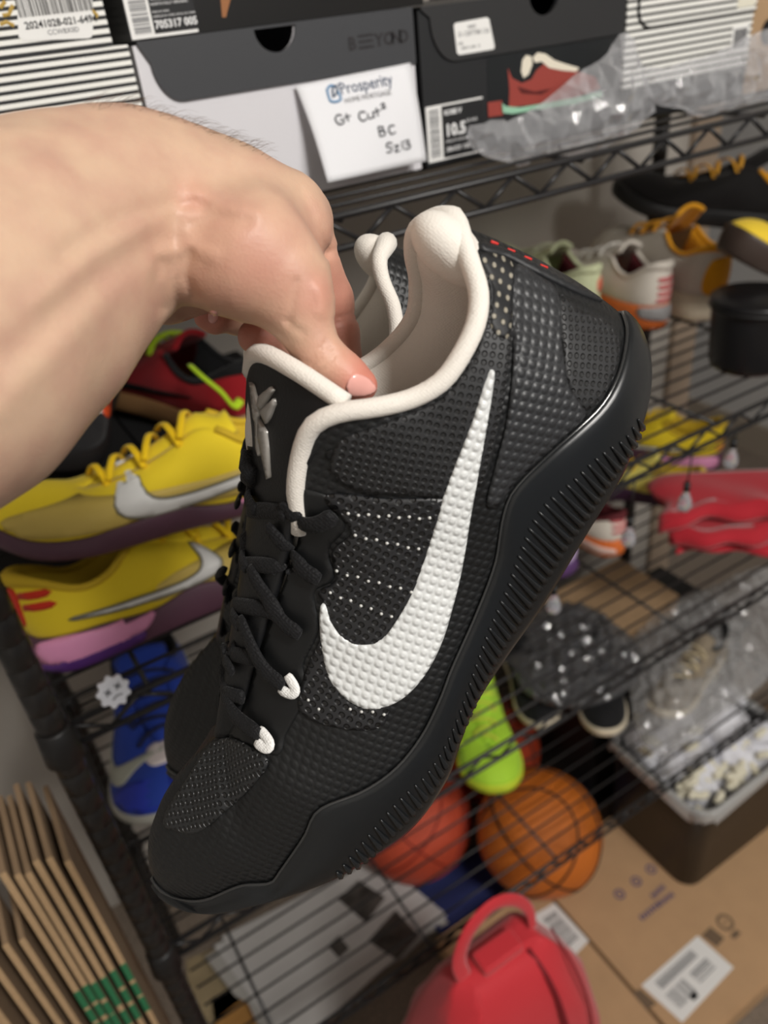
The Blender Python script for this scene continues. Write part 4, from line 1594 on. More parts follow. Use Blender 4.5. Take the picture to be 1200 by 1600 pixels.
# ------------------------------------------------------------------ the note
nt_root = None
c = [(462, 134, .0705), (640, 98, .0705), (668, 252, .052), (505, 283, .050)]
C4 = [np.array(on_y(*p)) for p in c]
nu, nv = 14, 14
V, F = [], []


def note_pt(u, v, lift=0.0):
    p = C4[0] * (1 - u) * (1 - v) + C4[1] * u * (1 - v) + C4[2] * u * v + C4[3] * (1 - u) * v
    curl = -0.006 * math.sin(math.pi * v) * 0.35 - 0.014 * (1 - u) ** 2 * v * v * 0.6 + 0.0012 * math.sin(5 * u + 3 * v)
    return p + np.array([0.002 * math.sin(math.pi * v) * (1 - u), curl - lift, 0])


for j in range(nv + 1):
    for i in range(nu + 1):
        V.append(note_pt(i / nu, j / nv))
for j in range(nv):
    for i in range(nu):
        a = j * (nu + 1) + i
        F.append((a, a + nu + 1, a + nu + 2, a + 1))
note = link('paper_note', fix_normals(pydata('sheet', V, F)), mat('note_paper', (226, 226, 229), 0.7), None, True)
tag(note, 'white paper note with handwriting hanging on the white shoe box', 'note')
md = note.modifiers.new('thickness', 'SOLIDIFY')
md.thickness = 0.0003


def note_strokes(name, strokes, m, r=0.0006):
    mb = MB()
    for s in strokes:
        P = [note_pt(u, v, 0.0006) for u, v in s]
        if len(P) > 2:
            P = catmull(P, len(P) * 4)
        mb.tube(P, r, 5)
    return mb.build(name, m, note)


def note_text(name, body, u0, v0, size, m, bold=0.0):
    me = text_mesh(body, 1.0, 0.0, 'LEFT', bold)
    w = np.linalg.norm(C4[1] - C4[0])
    h = np.linalg.norm(C4[3] - C4[0])
    for q in me.vertices:
        p = note_pt(u0 + q.co.x * size / w, v0 - q.co.y * size / h, 0.0006)
        q.co = Vector(p)
    return link(name, me, m, note)


note_text('printed_name', 'Prosperity', 0.335, 0.170, 0.0118, mat('slate_blue_ink', (72, 84, 108), 0.6), 0.006)
note_text('printed_line', 'HOME MORTGAGE', 0.345, 0.262, 0.0052, M_grey_ink)
M_pen = mat('pen_ink', (74, 74, 78), 0.6)
M_logo = mat('logo_blue', (84, 134, 176), 0.6)
note_strokes('printed_logo', [[(.235, .10), (.235, .215), (.32, .215), (.32, .13)], [(.235, .10), (.275, .065), (.30, .075)]], M_logo, 0.0010)
note_strokes('printed_leaf', [[(.265, .18), (.285, .10), (.32, .075), (.31, .14), (.265, .18)]], mat('logo_navy', (70, 88, 110), 0.6), 0.0008)
def letters(u0, v0, s, glyphs):
    out = []
    for g in glyphs:
        out.append([(u0 + a * s, v0 + b * s * 1.15) for a, b in g])
    return out
G_ = [(.8, .1), (.4, 0), (.05, .4), (.3, .95), (.8, .85), (.85, .55), (.5, .55)]
note_strokes('handwriting', letters(.215, .36, .085, [G_]) + letters(.30, .36, .07, [[(.35, 0), (.35, 1)], [(.0, .45), (.8, .35)]])
             + letters(.42, .37, .085, [[(.8, .1), (.3, .05), (.05, .5), (.3, .95), (.8, .8)]]) + letters(.50, .39, .06, [[(.1, .1), (.1, .8), (.5, .9), (.9, .5), (.9, 0), (.95, .95)]])
             + letters(.565, .37, .07, [[(.4, -.1), (.4, .95)], [(0, .35), (.85, .25)]]) + letters(.64, .33, .045, [[(0, .3), (.5, 0), (.8, .3), (.1, .95), (.9, .9)]])
             + letters(.56, .55, .085, [[(.1, 0), (.1, 1)], [(.1, 0), (.6, .1), (.55, .4), (.1, .45), (.75, .6), (.65, .95), (.1, 1)]]) + letters(.655, .56, .08, [[(.85, .1), (.3, .05), (.1, .5), (.3, .95), (.85, .85)]])
             + letters(.60, .73, .085, [[(.85, .1), (.3, 0), (.15, .35), (.7, .6), (.6, .95), (.05, .95)]]) + letters(.685, .77, .06, [[(0, .1), (.8, .05), (.1, .9), (.9, .9)]]) + letters(.75, .74, .075, [[(.3, 0), (.3, 1)]])
             + letters(.785, .74, .08, [[(.1, .1), (.7, .05), (.65, .4), (.3, .45), (.8, .6), (.7, .95), (.1, .95)]]), M_pen, 0.0007)

# ------------------------------------------------------------------ clear plastic bags
def plastic_mat(name, tint, fac, rough=0.12):
    m = bpy.data.materials.new(name)
    m.use_nodes = True
    t = m.node_tree
    b = t.nodes['Principled BSDF']
    b.inputs['Base Color'].default_value = (*lin(tint), 1)
    b.inputs['Roughness'].default_value = rough
    b.inputs['Specular IOR Level'].default_value = 0.8
    b.inputs['Coat Weight'].default_value = 0.6
    b.inputs['Coat Roughness'].default_value = 0.06
    tr_ = t.nodes.new('ShaderNodeBsdfTransparent')
    tr_.inputs[0].default_value = (0.95, 0.95, 0.96, 1)
    lw = t.nodes.new('ShaderNodeLayerWeight')
    lw.inputs[0].default_value = 0.35
    mr = t.nodes.new('ShaderNodeMapRange')
    mr.inputs[3].default_value = fac
    mr.inputs[4].default_value = min(1.0, fac + 0.5)
    t.links.new(lw.outputs['Facing'], mr.inputs[0])
    mx_ = t.nodes.new('ShaderNodeMixShader')
    tc_ = t.nodes.new('ShaderNodeTexCoord')
    nz = t.nodes.new('ShaderNodeTexNoise')
    nz.inputs['Scale'].default_value = 34
    nz.inputs['Detail'].default_value = 5
    nz.inputs['Distortion'].default_value = 1.6
    t.links.new(tc_.outputs['Object'], nz.inputs['Vector'])
    bp_ = t.nodes.new('ShaderNodeBump')
    bp_.inputs['Strength'].default_value = 0.25
    bp_.inputs['Distance'].default_value = 0.004
    t.links.new(nz.outputs['Fac'], bp_.inputs['Height'])
    t.links.new(bp_.outputs[0], b.inputs['Normal'])
    t.links.new(bp_.outputs[0], b.inputs['Coat Normal'])
    t.links.new(mr.outputs[0], mx_.inputs[0])
    t.links.new(tr_.outputs[0], mx_.inputs[1])
    t.links.new(b.outputs[0], mx_.inputs[2])
    t.links.new(mx_.outputs[0], t.nodes['Material Output'].inputs[0])
    return m


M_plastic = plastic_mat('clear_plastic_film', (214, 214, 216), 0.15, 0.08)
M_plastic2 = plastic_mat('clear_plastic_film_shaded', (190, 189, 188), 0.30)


def fold_noise(p, k):
    x, y, z = p
    return 0.45 * (abs(math.sin(48 * x + 75 * z + k + 1.5 * math.sin(30 * z + k))) - .5) - 0.4 * abs(math.sin(33 * x - 88 * z + 2 * k + 2 * math.sin(40 * x))) + 0.35 * math.sin(62 * x + 31 * z + k) * math.sin(23 * z - 47 * x + 2 * k) + 0.35 * abs(math.sin(95 * x - 70 * z + 3 * k)) + 0.25 * math.sin(140 * z + 60 * x + k)


def bag(name, outline, y, thick, label, k, m, group=None, tilt=0.0, flatz=None):
    """crumpled bag: a closed pillow over an outline in the vertical plane at depth y (leaning by tilt)"""
    P2 = []
    for px, py in outline:
        q = on_y(px, py, y) if flatz is None else on_z(px, py, flatz)
        P2.append((q[0], q[2]) if flatz is None else (q[0], q[1]))
    pts, tri, isb = fill(P2, 0.0095, True)
    jr = random.Random(int(k * 10))
    B = np.array([p for p, b in zip(pts, isb) if b])
    front, back = [], []
    for p, b in zip(pts, isb):
        d = np.min(np.hypot(B[:, 0] - p[0], B[:, 1] - p[1]))
        w = thick * (1 - math.exp(-d / (thick * 0.9)))
        n = fold_noise((p[0], 0, p[1]), k)
        if flatz is None:
            yy = y + tilt * (p[1] - P2[0][1])
            front.append((p[0] + jr.uniform(-.003, .003), yy - w * (0.75 + 0.35 * n) + jr.uniform(-.0045, .0045), p[1] + 0.002 * n + jr.uniform(-.003, .003)))
            back.append((p[0], yy + w * 0.25, p[1]))
        else:
            front.append((p[0], p[1], flatz + 0.002 + w * (0.85 + 0.4 * n) + jr.uniform(0, .009)))
            back.append((p[0], p[1], flatz + 0.0015))
    n = len(pts)
    cnt = {}
    F = []
    for t in tri:
        F.append(t)
        F.append(tuple(q + n for q in t[::-1]))
        for i in range(len(t)):
            cnt[(t[i], t[(i + 1) % len(t)])] = 1
    for (a, b) in list(cnt):
        if (b, a) not in cnt:
            F.append((b, a, a + n, b + n))
    me = pydata(name, front + back, F)
    bm = bmesh.new()
    bm.from_mesh(me)
    bmesh.ops.delete(bm, geom=[q for q in bm.verts if not q.link_faces], context='VERTS')
    bmesh.ops.recalc_face_normals(bm, faces=bm.faces)
    bm.to_mesh(me)
    bm.free()
    o = link(name, me, m, None, False)
    return tag(o, label, 'plastic bag', group)


bag('plastic_bag', [(728, 215), (748, 195), (800, 188), (850, 158), (905, 112), (945, 88), (972, 50), (990, 62), (1000, 100), (1012, 130), (1024, 175), (1005, 185), (985, 205), (945, 232), (920, 250), (860, 246), (800, 254), (760, 244), (738, 232)], 0.045, 0.030, 'crumpled clear plastic bag lying in front of the black 10.5 box', 1.0, M_plastic)
bag('plastic_bag', [(1006, 108), (1040, 106), (1085, 96), (1140, 72), (1200, 46), (1240, 40), (1240, 150), (1190, 158), (1130, 172), (1095, 182), (1060, 168), (1022, 160)], 0.045, 0.030, 'clear plastic bag in front of the striped box, right end of the top shelf', 2.3, M_plastic)
# ------------------------------------------------------------------ sneakers on the shelves
def pose(heel, toe, up, s=1.0):
    """shoe-space frame: heel at `heel`, pointing to `toe`, z nearest `up`, scaled"""
    heel, toe = Vector(heel), Vector(toe)
    x = (toe - heel).normalized()
    z = Vector(up)
    z = (z - x * z.dot(x)).normalized()
    y = z.cross(x)
    m = Matrix.Identity(4)
    for i in range(3):
        m[i][0], m[i][1], m[i][2], m[i][3] = x[i] * s, y[i] * s, z[i] * s, heel[i]
    return m


def dirpose(heel, deg, s=1.0, pitch=0.0):
    a, b = math.radians(deg), math.radians(pitch)
    h = Vector(heel)
    d = Vector((math.cos(a) * math.cos(b), math.sin(a) * math.cos(b), math.sin(b)))
    return pose(h, h + d, (0, 0, 1), s)


fab = lambda n, c, r=0.8, s=0.25: weave_material(n, c, 0.0016, r, s, 0.1)
rub = lambda n, c, r=0.5: mat(n, c, r, noise=(40, 0.03))
M_yel = fab('yellow_knit', (236, 208, 44))
M_yel_l = mat('yellow_lining', (205, 172, 40), 0.85)
M_plum = rub('plum_midsole', (88, 56, 72))
M_pink = rub('pink_heel_clip', (226, 150, 190))
M_purple = rub('purple_midsole', (86, 44, 120))
M_ylace = fab('yellow_lace', (240, 200, 24))
M_wsw = mat('white_swoosh', (226, 226, 224), 0.45)
M_gsw = mat('grey_swoosh_edge', (112, 108, 92), 0.5)
M_redtab = fab('red_heel_tab', (206, 52, 34))
S2, S3, S4 = SURF[1] + 0.0012, SURF[2] + 0.0012, SURF[3] + 0.0012

ycfg = dict(upper=M_yel, sole=M_plum, lining=M_yel_l, lace=M_ylace, swoosh=M_wsw, swoosh_line=M_gsw, swoosh_at=(0.168, 0.032, 0.034, 0.066, -0.010), heel=0.090, low=0.068, tongue=0.102, sole_h=0.030, fore=0.018, wave=0.004, mirror=-1,
            heel_patches=[('heel_pull', [(-.012, .05), (.012, .05), (.010, .08), (-.010, .08)], M_redtab)],
            patches=[('side_panel', [(.10, .032), (.15, .030), (.21, .024), (.262, .026), (.268, .034), (.22, .046), (.16, .052), (.11, .046)], -1, mat('sheer_yellow_panel', (206, 180, 92), 0.6)), ('heel_stripe', [(0.004, .074), (0.028, .072), (0.028, .077), (0.004, .079)], -1, M_redtab), ('heel_stripe', [(0.004, .064), (0.028, .062), (0.028, .067), (0.004, .069)], -1, M_redtab)],
            sole_patches=[('heel_clip', [(0.002, .013), (0.085, .012), (0.100, .027), (0.06, .029), (0.004, .033)], -1, M_pink), ('heel_wedge', [(0.0, .003), (0.08, .002), (0.085, .011), (0.0, .0125)], -1, M_purple)])
sneaker('sneaker', 'yellow sneaker with purple sole, lower of the stacked yellow two, its heel by the post', 'stacked yellow sneakers', ycfg, pose((0.010, 0.070, S2 + 0.006), (0.30, 0.085, S2 + 0.004), (0, 0.22, 1), 1.04))
y2 = dict(ycfg)
y2.update(mirror=1, heel=0.074, low=0.060, tongue=0.078, sole_h=0.020, fore=0.015, heel_patches=[], spring=0.02, patches=[('side_panel', [(.03, .024), (.12, .020), (.20, .018), (.262, .022), (.27, .034), (.22, .040), (.12, .040), (.03, .044)], 1, mat('sheer_yellow_panel', (206, 180, 92), 0.6)), ('tongue_mark', [(0.085, .098), (0.1, .094), (0.1, .097), (0.088, .101)], 1, M_ink)], sole_patches=[('heel_clip', [(0.002, .013), (0.085, .012), (0.100, .027), (0.06, .029), (0.004, .033)], 1, M_pink)],
          swoosh_at=(0.186, 0.000, 0.020, 0.064, 0.0), wave=0.004)
sneaker('sneaker', 'yellow sneaker lying on top of another yellow one, toe pointing left', 'stacked yellow sneakers', y2, pose((0.318, 0.060, S2 + 0.088), (0.0, 0.125, S2 + 0.110), (0.03, 0.10, 1), 1.10))

# red sneaker with neon laces
M_redu = fab('crimson_mesh', (158, 26, 34))
M_neon = fab('neon_lace', (190, 226, 40), 0.6)
M_blk = fab('black_fabric', (22, 22, 24))
M_blks = rub('black_rubber', (28, 28, 29))
M_gum = rub('gum_sole', (150, 112, 72))
rc = dict(upper=M_redu, sole=M_gum, lining=M_blk, lace=M_neon, lace_r=0.0035, swoosh=M_blks, swoosh_at=(0.19, 0.05, 0.034, 0.062, -0.004), mirror=1, heel=0.085, tongue=0.100)
red_heel = on_y(402, 688, 0.27)
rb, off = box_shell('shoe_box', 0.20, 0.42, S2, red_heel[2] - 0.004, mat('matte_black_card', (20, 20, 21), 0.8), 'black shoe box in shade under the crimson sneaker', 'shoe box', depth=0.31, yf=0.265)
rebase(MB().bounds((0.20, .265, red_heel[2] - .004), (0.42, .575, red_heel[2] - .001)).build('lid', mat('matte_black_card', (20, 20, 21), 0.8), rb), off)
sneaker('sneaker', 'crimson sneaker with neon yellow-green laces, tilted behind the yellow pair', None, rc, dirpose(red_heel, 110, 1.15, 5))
MB().tube(catmull([on_y(298, 572, .27), on_y(318, 590, .245), on_y(345, 612, .235), on_y(366, 635, .235), on_y(376, 625, .24)], 18), 0.0045, 8, flat=(0.6, 1.2)).build('loose_lace', M_neon, bpy.data.objects['sneaker.002'], True)
bpy.data.objects['loose_lace'].matrix_parent_inverse = bpy.data.objects['sneaker.002'].matrix_world.inverted()

# dark sneakers at the far left
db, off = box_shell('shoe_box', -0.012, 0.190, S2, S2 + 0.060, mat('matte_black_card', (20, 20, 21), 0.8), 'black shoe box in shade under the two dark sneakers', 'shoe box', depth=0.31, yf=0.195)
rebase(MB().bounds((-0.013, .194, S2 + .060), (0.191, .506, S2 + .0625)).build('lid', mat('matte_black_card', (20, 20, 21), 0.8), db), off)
M_char = fab('charcoal_mesh', (40, 40, 42))
M_orange = mat('orange_print', (226, 82, 36), 0.5)
bc = dict(upper=M_char, sole=M_blks, lining=M_blk, lace=M_blk, swoosh=M_orange, swoosh_at=(0.19, 0.05, 0.030, 0.058, 0.0), mirror=1,
          patches=[('side_badge', [(.17, .045), (.19, .04), (.2, .05), (.185, .056), (.17, .052)], 1, M_wsw)])
sneaker('sneaker', 'charcoal sneaker with orange and white side marks, behind the yellow toe', 'dark sneakers at the left', bc, pose(on_y(150, 605, .46), on_y(85, 715, .25), (0.25, -0.2, 1), 1.0))
bc2 = dict(bc)
bc2.update(swoosh=None, patches=[], upper=fab('black_mesh_upper', (28, 28, 31)), mirror=-1)
sneaker('sneaker', 'plain black sneaker beside the charcoal one, half hidden by the forearm', 'dark sneakers at the left', bc2, pose(on_y(45, 630, .46), on_y(-10, 725, .27), (0.1, -0.1, 1), 1.0))
# right-hand group on the second shelf
M_mint = fab('pale_green_knit', (222, 228, 186))
M_mints = rub('pale_green_sole', (214, 226, 176))
M_maroon = mat('maroon_lining', (92, 30, 36), 0.85)
M_coral = mat('coral_print', (232, 116, 92), 0.5)
M_whu = fab('white_knit', (222, 214, 202))
M_greys = rub('grey_sole', (150, 148, 148))
M_os = rub('orange_sole', (216, 112, 52))
M_stripe_r = mat('faded_red_stripe', (196, 96, 98), 0.6)
M_gold_u = fab('golden_suede', (226, 158, 32), 0.9)
M_cream = rub('cream_sole', (220, 208, 184))
gc = dict(width=0.92, upper=M_mint, sole=M_mints, lining=M_maroon, lace=fab('pale_lace', (216, 220, 190)), heel=0.080, low=0.06, tongue=0.095, mirror=1, binding=M_mint,
          heel_patches=[('heel_logo', [(-.022, .046), (-.006, .046), (-.004, .062), (-.020, .064)], M_coral)], patches=[('heel_logo', [(.012, .046), (.026, .045), (.027, .056), (.013, .060)], -1, M_coral)])
gh = np.array([0.935, 0.335, S2 + 0.012])
sneaker('sneaker', 'pale green sneaker with maroon inside and coral heel logo, left of the white one', None, gc, dirpose(gh, 84, 1.08, 4))
wc = dict(upper=M_whu, sole=M_os, lining=M_maroon, lace=fab('white_lace', (226, 222, 214)), heel=0.094, low=0.07, tongue=0.105, mirror=1, binding=M_whu, sole_h=0.030, width=0.92,
          sole_heel=[('grey_band', [(-.026, .018), (.026, .018), (.026, .033), (-.026, .033)], M_greys)],
          patches=[('side_stripe', [(.012, .078 - .010 * i), (.048, .074 - .010 * i), (.050, .0785 - .010 * i), (.012, .083 - .010 * i)], -1, M_stripe_r) for i in range(4)],
          heel_patches=[('heel_stripe', [(-.018, .072 - .010 * i), (.012, .072 - .010 * i), (.012, .077 - .010 * i), (-.018, .077 - .010 * i)], M_stripe_r) for i in range(4)],
          sole_patches=[('grey_band', [(0.0, .024), (.06, .020), (.06, .031), (0, .034)], -1, M_greys)])
wh = np.array([1.008, 0.258, S2])
sneaker('sneaker', 'white sneaker with four faded red heel stripes and orange sole', None, wc, dirpose(wh, 82, 1.08, 3))
yc = dict(upper=fab('white_grey_mesh', (206, 198, 186)), sole=M_cream, lining=M_gold_u, lace=fab('golden_lace', (222, 156, 40)), heel=0.108, low=0.088, tongue=0.140, mirror=1, binding=M_gold_u, tongue_m=M_gold_u, sole_h=0.034, width=1.08,
          patches=[('heel_panel', [(.004, .046), (.045, .042), (.06, .06), (.045, .088), (.006, .098)], -1, M_gold_u), ('toe_panel', [(.16, .030), (.25, .024), (.27, .04), (.2, .06), (.16, .05)], -1, M_gold_u), ('side_mark', [(.075, .05), (.095, .045), (.09, .062), (.08, .064)], -1, M_ink)],
          heel_patches=[('heel_counter', [(-.02, .044), (.02, .044), (.016, .090), (-.016, .090)], M_gold_u)])
yh = np.array([1.088, 0.225, S2])
sneaker('sneaker', 'white and golden yellow high-backed sneaker beside the black bucket', None, yc, dirpose(yh, 79, 1.10, 6))
bgc = dict(upper=fab('black_suede', (20, 18, 18)), sole=M_blks, lining=M_gold_u, lace=fab('gold_lace', (214, 156, 50)), heel=0.09, low=0.07, tongue=0.11, mirror=1, binding=M_gold_u, width=1.05,
           patches=[('gold_trim', [(.10, .075), (.2, .048), (.2, .052), (.1, .081)], -1, M_gold_u)])
sneaker('sneaker', 'black sneaker with golden collar and laces, highest at the right under the top shelf', None, bgc, pose(on_y(1235, 362, .30), on_y(975, 322, .46), (0, -0.10, 1), 1.12))
bwc = dict(upper=fab('bright_yellow_upper', (240, 206, 60)), sole=rub('dark_brown_sole', (66, 54, 48), 0.35), lining=M_yel_l, lace=None, heel=0.085, low=0.07, tongue=0.09, sole_h=0.040, fore=0.034, mirror=1)
sneaker('sneaker', 'yellow sneaker with thick dark brown sole, lying on the black bucket', None, bwc, pose(on_y(1340, 440, .11), on_y(1150, 412, .15), (-0.15, -0.1, 1), 1.0))
# bucket
bk = empty('bucket', (0.988, 0.084, S2))
tag(bk, 'black plastic bucket at the right end of the second shelf', 'bucket')
prof = [(0.0, 0.046), (0.003, 0.050), (0.012, 0.0525), (0.075, 0.056), (0.088, 0.057), (0.091, 0.060), (0.097, 0.060), (0.099, 0.057)]
MB().tube([(0, 0, p[0]) for p in prof], [p[1] for p in prof], 40, up=(1, 0, 0)).build('body', mat('black_bucket_plastic', (26, 26, 28), 0.3, spec=0.5), bk, True)
MB().tube([(0.0585 * math.cos(a), 0.0585 * math.sin(a), 0.088) for a in np.linspace(0, 2 * math.pi, 40, endpoint=False)], 0.0025, 6, closed=True).build('rim', M_blks, bk, True)

# string-light bulbs that hang from the front edge of the second shelf
M_bulb = mat('clear_bulb_glass', (236, 238, 246), 0.05, spec=0.8, trans=0.75)
sl = empty('string_light', (0.05, 0.0, SURF[1] - 0.03))
tag(sl, 'string of small clear bulbs hanging along the second shelf edge', 'string light')
cable = [(0.42, -.004, SURF[1] - .028)]
for px, py in ((865, 945), (982, 840), (1070, 785), (1142, 718)):
    p = on_y(px, py, 0.0)
    x = p[0]
    top = SURF[1] - 0.030
    cable += [(x - 0.05, -0.004, top - 0.004), (x, -0.002, top)]
    o = MB().tube([(x, 0, p[2] + .020), (x, 0, p[2] + .014), (x, 0, p[2] + .006), (x, 0, p[2] - .004), (x, 0, p[2] - .011), (x, 0, p[2] - .014)], [.003, .004, .0075, .0095, .0065, .001], 14).build('bulb', M_bulb, sl, True)
    o.matrix_parent_inverse = sl.matrix_world.inverted()
    c = MB().tube([(x, 0, p[2] + .018), (x, 0, p[2] + .030)], 0.0042, 10).tube([(x, 0, p[2] + .03), (x, -.002, top)], 0.0011, 5).build('socket', M_blks, sl, True)
    c.matrix_parent_inverse = sl.matrix_world.inverted()
cable.append((0.98, -0.004, SURF[1] - 0.028))
o = MB().tube(catmull(cable, 60), 0.0012, 6).build('cable', M_blks, sl, True)
bpy.context.view_layer.update()
for o in list(sl.children):
    o.matrix_parent_inverse = Matrix.Translation((-0.05, 0, -(SURF[1] - 0.03)))

# charm on the wires
cp = on_z(177, 1080, SH[1] + 0.012)
ch = empty('shoe_charm', tuple(cp))
tag(ch, 'small white scalloped charm with a cross-eyed face, on the shelf wire by the post', 'charm')
cm_ = frame((0, 0, 0), (0.93, 0.2, 0.1), (0.1, 0.45, 0.88))
mb = MB()
pl = [((0.0135 + 0.0016 * math.cos(9 * a)) * math.cos(a), (0.0135 + 0.0016 * math.cos(9 * a)) * math.sin(a)) for a in np.linspace(0, 2 * math.pi, 54, endpoint=False)]
mb.prism(pl, -0.003, 0.003)
mb.v = [tuple(cm_ @ Vector(p)) for p in mb.v]
mb.build('disc', mat('white_charm_plastic', (226, 228, 236), 0.3), ch, False, 0.001)
for cx in (-.0048, .0048):
    mb = MB()
    for s_ in (1, -1):
        mb.tube([cm_ @ Vector((cx - .0022, .0025 - .0022 * s_, .0034)), cm_ @ Vector((cx + .0022, .0025 + .0022 * s_, .0034))], 0.0008, 5)
    mb.build('eye', mat('grey_print', (92, 94, 100), 0.5), ch)
MB().tube([cm_ @ Vector((-.0045, -.0055, .0034)), cm_ @ Vector((0, -.004, .0034)), cm_ @ Vector((.0045, -.0055, .0034))], 0.0007, 5).build('mouth', mat('grey_print', (92, 94, 100), 0.5), ch)

# ------------------------------------------------------------------ third shelf
M_blue = fab('royal_blue_mesh', (34, 60, 150))
M_blue_d = rub('blue_toe_rubber', (30, 48, 160))
bl = dict(upper=M_blue, sole=rub('grey_white_sole', (168, 166, 156)), lining=M_blk, lace=fab('navy_lace', (22, 26, 50)), swoosh=mat('silver_grey_swoosh', (164, 164, 152), 0.5), swoosh_at=(0.235, 0.05, 0.026, 0.060, -0.002), heel=0.085, low=0.07, mirror=1, width=1.55, fore=0.014, sole_h=0.022,
          patches=[('toe_cap', [(.235, .016), (.287, .018), (.292, .034), (.255, .048), (.235, .034)], 1, M_blue_d), ('toe_cap', [(.235, .016), (.287, .018), (.292, .034), (.255, .048), (.235, .034)], -1, M_blue_d)])
bs_root, bs_S = sneaker('sneaker', 'royal blue sneaker with grey swoosh, pointing forward under the charm', None, bl, pose((0.135, 0.44, S3), (0.080, 0.15, S3), (-0.05, 0, 1), 1.06))
patch('tongue_label', [(.205, .010), (.235, .016), (.240, -.012), (.225, -.022), (.205, -.016)], lambda p: ((p[0], p[1], .3), (0, 0, -1)), bs_S.bvh, 0.0005, 0.001, 0.006, mat('blush_white_patch', (216, 204, 202), 0.6), bs_root, extra=[0.25])

yr = dict(ycfg)
yr.update(mirror=1, patches=[], heel_patches=[('heel_stripe', [(-.018, .066 - .011 * i), (.018, .066 - .011 * i), (.018, .071 - .011 * i), (-.018, .071 - .011 * i)], M_os) for i in range(3)],
          sole_patches=[('heel_clip', [(0.002, .013), (0.085, .012), (0.100, .027), (0.06, .029), (0.004, .033)], f_, M_pink) for f_ in (1, -1)] + [('heel_wedge', [(0.0, .003), (0.08, .002), (0.085, .011), (0.0, .0125)], -1, M_purple)])
sneaker('sneaker', 'yellow sneaker with pink and purple heel, right of the held shoe on the third shelf', 'yellow sneakers on the third shelf', yr, dirpose(on_z(1122, 732, S3), 116, 1.1))
yr2 = dict(yr)
yr2.update(upper=fab('pale_yellow_knit', (226, 214, 110)), sole=rub('dark_purple_sole', (66, 38, 66)), heel_patches=[], sole_patches=[], swoosh=None, heel=0.07, low=0.056)
sneaker('sneaker', 'pale yellow sneaker with dark purple sole, in front of the pink-heeled yellow one', 'yellow sneakers on the third shelf', yr2, dirpose(on_z(1094, 786, S3), 122, 0.95))
wo = dict(upper=M_whu, sole=M_os, lining=M_maroon, lace=fab('white_lace', (226, 222, 214)), heel=0.085, mirror=1, sole_h=0.03,
          sole_patches=[('pale_band', [(0.0, .010), (.09, .010), (.09, .022), (0, .022)], f_, rub('pale_pink_band', (222, 188, 176))) for f_ in (1, -1)], patches=[('side_stripe', [(.012, .078 - .011 * i), (.05, .074 - .011 * i), (.05, .079 - .011 * i), (.012, .083 - .011 * i)], -1, M_stripe_r) for i in range(3)],
          heel_patches=[('heel_stripe', [(-.018, .074 - .011 * i), (.018, .074 - .011 * i), (.018, .079 - .011 * i), (-.018, .079 - .011 * i)], M_stripe_r) for i in range(3)])
sneaker('sneaker', 'white sneaker with orange and pale pink sole beside the held shoe, third shelf', None, wo, pose(on_z(968, 868, S3), on_z(880, 815, S3), (0, 0, 1), 0.95))
mc = dict(upper=fab('lilac_knit', (190, 168, 206)), sole=rub('violet_sole', (92, 62, 110)), lining=M_yel, lace=M_ylace, mirror=1, heel=0.07, low=0.055, tongue=0.08)
sneaker('sneaker', 'lilac sneaker with yellow inside, mostly hidden behind the held shoe', None, mc, pose(on_z(898, 892, S3), on_z(800, 880, S3), (0, 0, 1), 0.8))

# folded red cloth: one sheet folded to and fro, soft round folds to the front
M_rc = mat('red_cloth', (176, 24, 40), 0.85, sheen=0.35, bump=(500, 0.1))


def folded_cloth():
    """three loose layers of one folded garment: wavy front edges that roll under, left end curled"""
    V, F = [], []
    nx, ny = 46, 26
    e_, n_ = np.array([0.80, -0.60]), np.array([0.60, 0.80])
    for i, (pa, pb, z) in enumerate(((0.012, 0.002, .016), (0.004, -0.006, .046), (-0.006, 0.010, .080))):
        base = len(V)
        for a in range(nx + 1):
            u = a / nx
            for c in range(ny + 1):
                v = c / ny
                A = pa + 0.29 * u
                fr = pb + 0.009 * math.sin(9 * u + 2.3 * i) + 0.006 * math.sin(21 * u + 1.3 * i)
                bk_ = 0.112 + 0.006 * i
                if v < 0.25:          # the front edge rolls under
                    q = v / 0.25
                    an = math.pi * (1 - q)
                    rr = 0.012 + 0.003 * math.sin(14 * u + i)
                    B_ = fr + rr * (1 - math.sin(an)) + 0.016 * (1 - q) ** 3
                    zz = z - rr - rr * math.cos(an)
                else:
                    q = (v - .25) / .75
                    B_ = fr + 0.012 + (bk_ - fr) * q
                    zz = z + 0.004 * math.sin(11 * u + 5 * q + i) * (1 - q) + 0.003 * math.sin(23 * u + i) * math.exp(-4 * q)
                e2 = math.exp(-u * 22)
                zz = zz * (1 - 0.22 * e2) + 0.002
                A += 0.010 * math.sin(B_ * 60 + i * 2) * math.exp(-u * 8)
                P = np.array([0.940, 0.140]) + e_ * A + n_ * B_
                V.append((P[0], P[1], S3 + max(0.004, zz)))
        for a in range(nx):
            for c in range(ny):
                k = base + a * (ny + 1) + c
                F.append((k, k + 1, k + ny + 2, k + ny + 1))
        if i:        # the layers are one cloth: joined along the back fold
            for a in range(nx):
                k = base + a * (ny + 1) + ny
                p = k - (nx + 1) * (ny + 1)
                F.append((p, k, k + ny + 1, p + ny + 1))
    o = link('folded_cloth', fix_normals(pydata('cloth', V, F)), M_rc, None, True)
    md = o.modifiers.new('thickness', 'SOLIDIFY')
    md.thickness = 0.004
    md.offset = 0
    return tag(o, 'folded red cloth hanging over the right front of the third shelf', 'cloth')


folded_cloth()

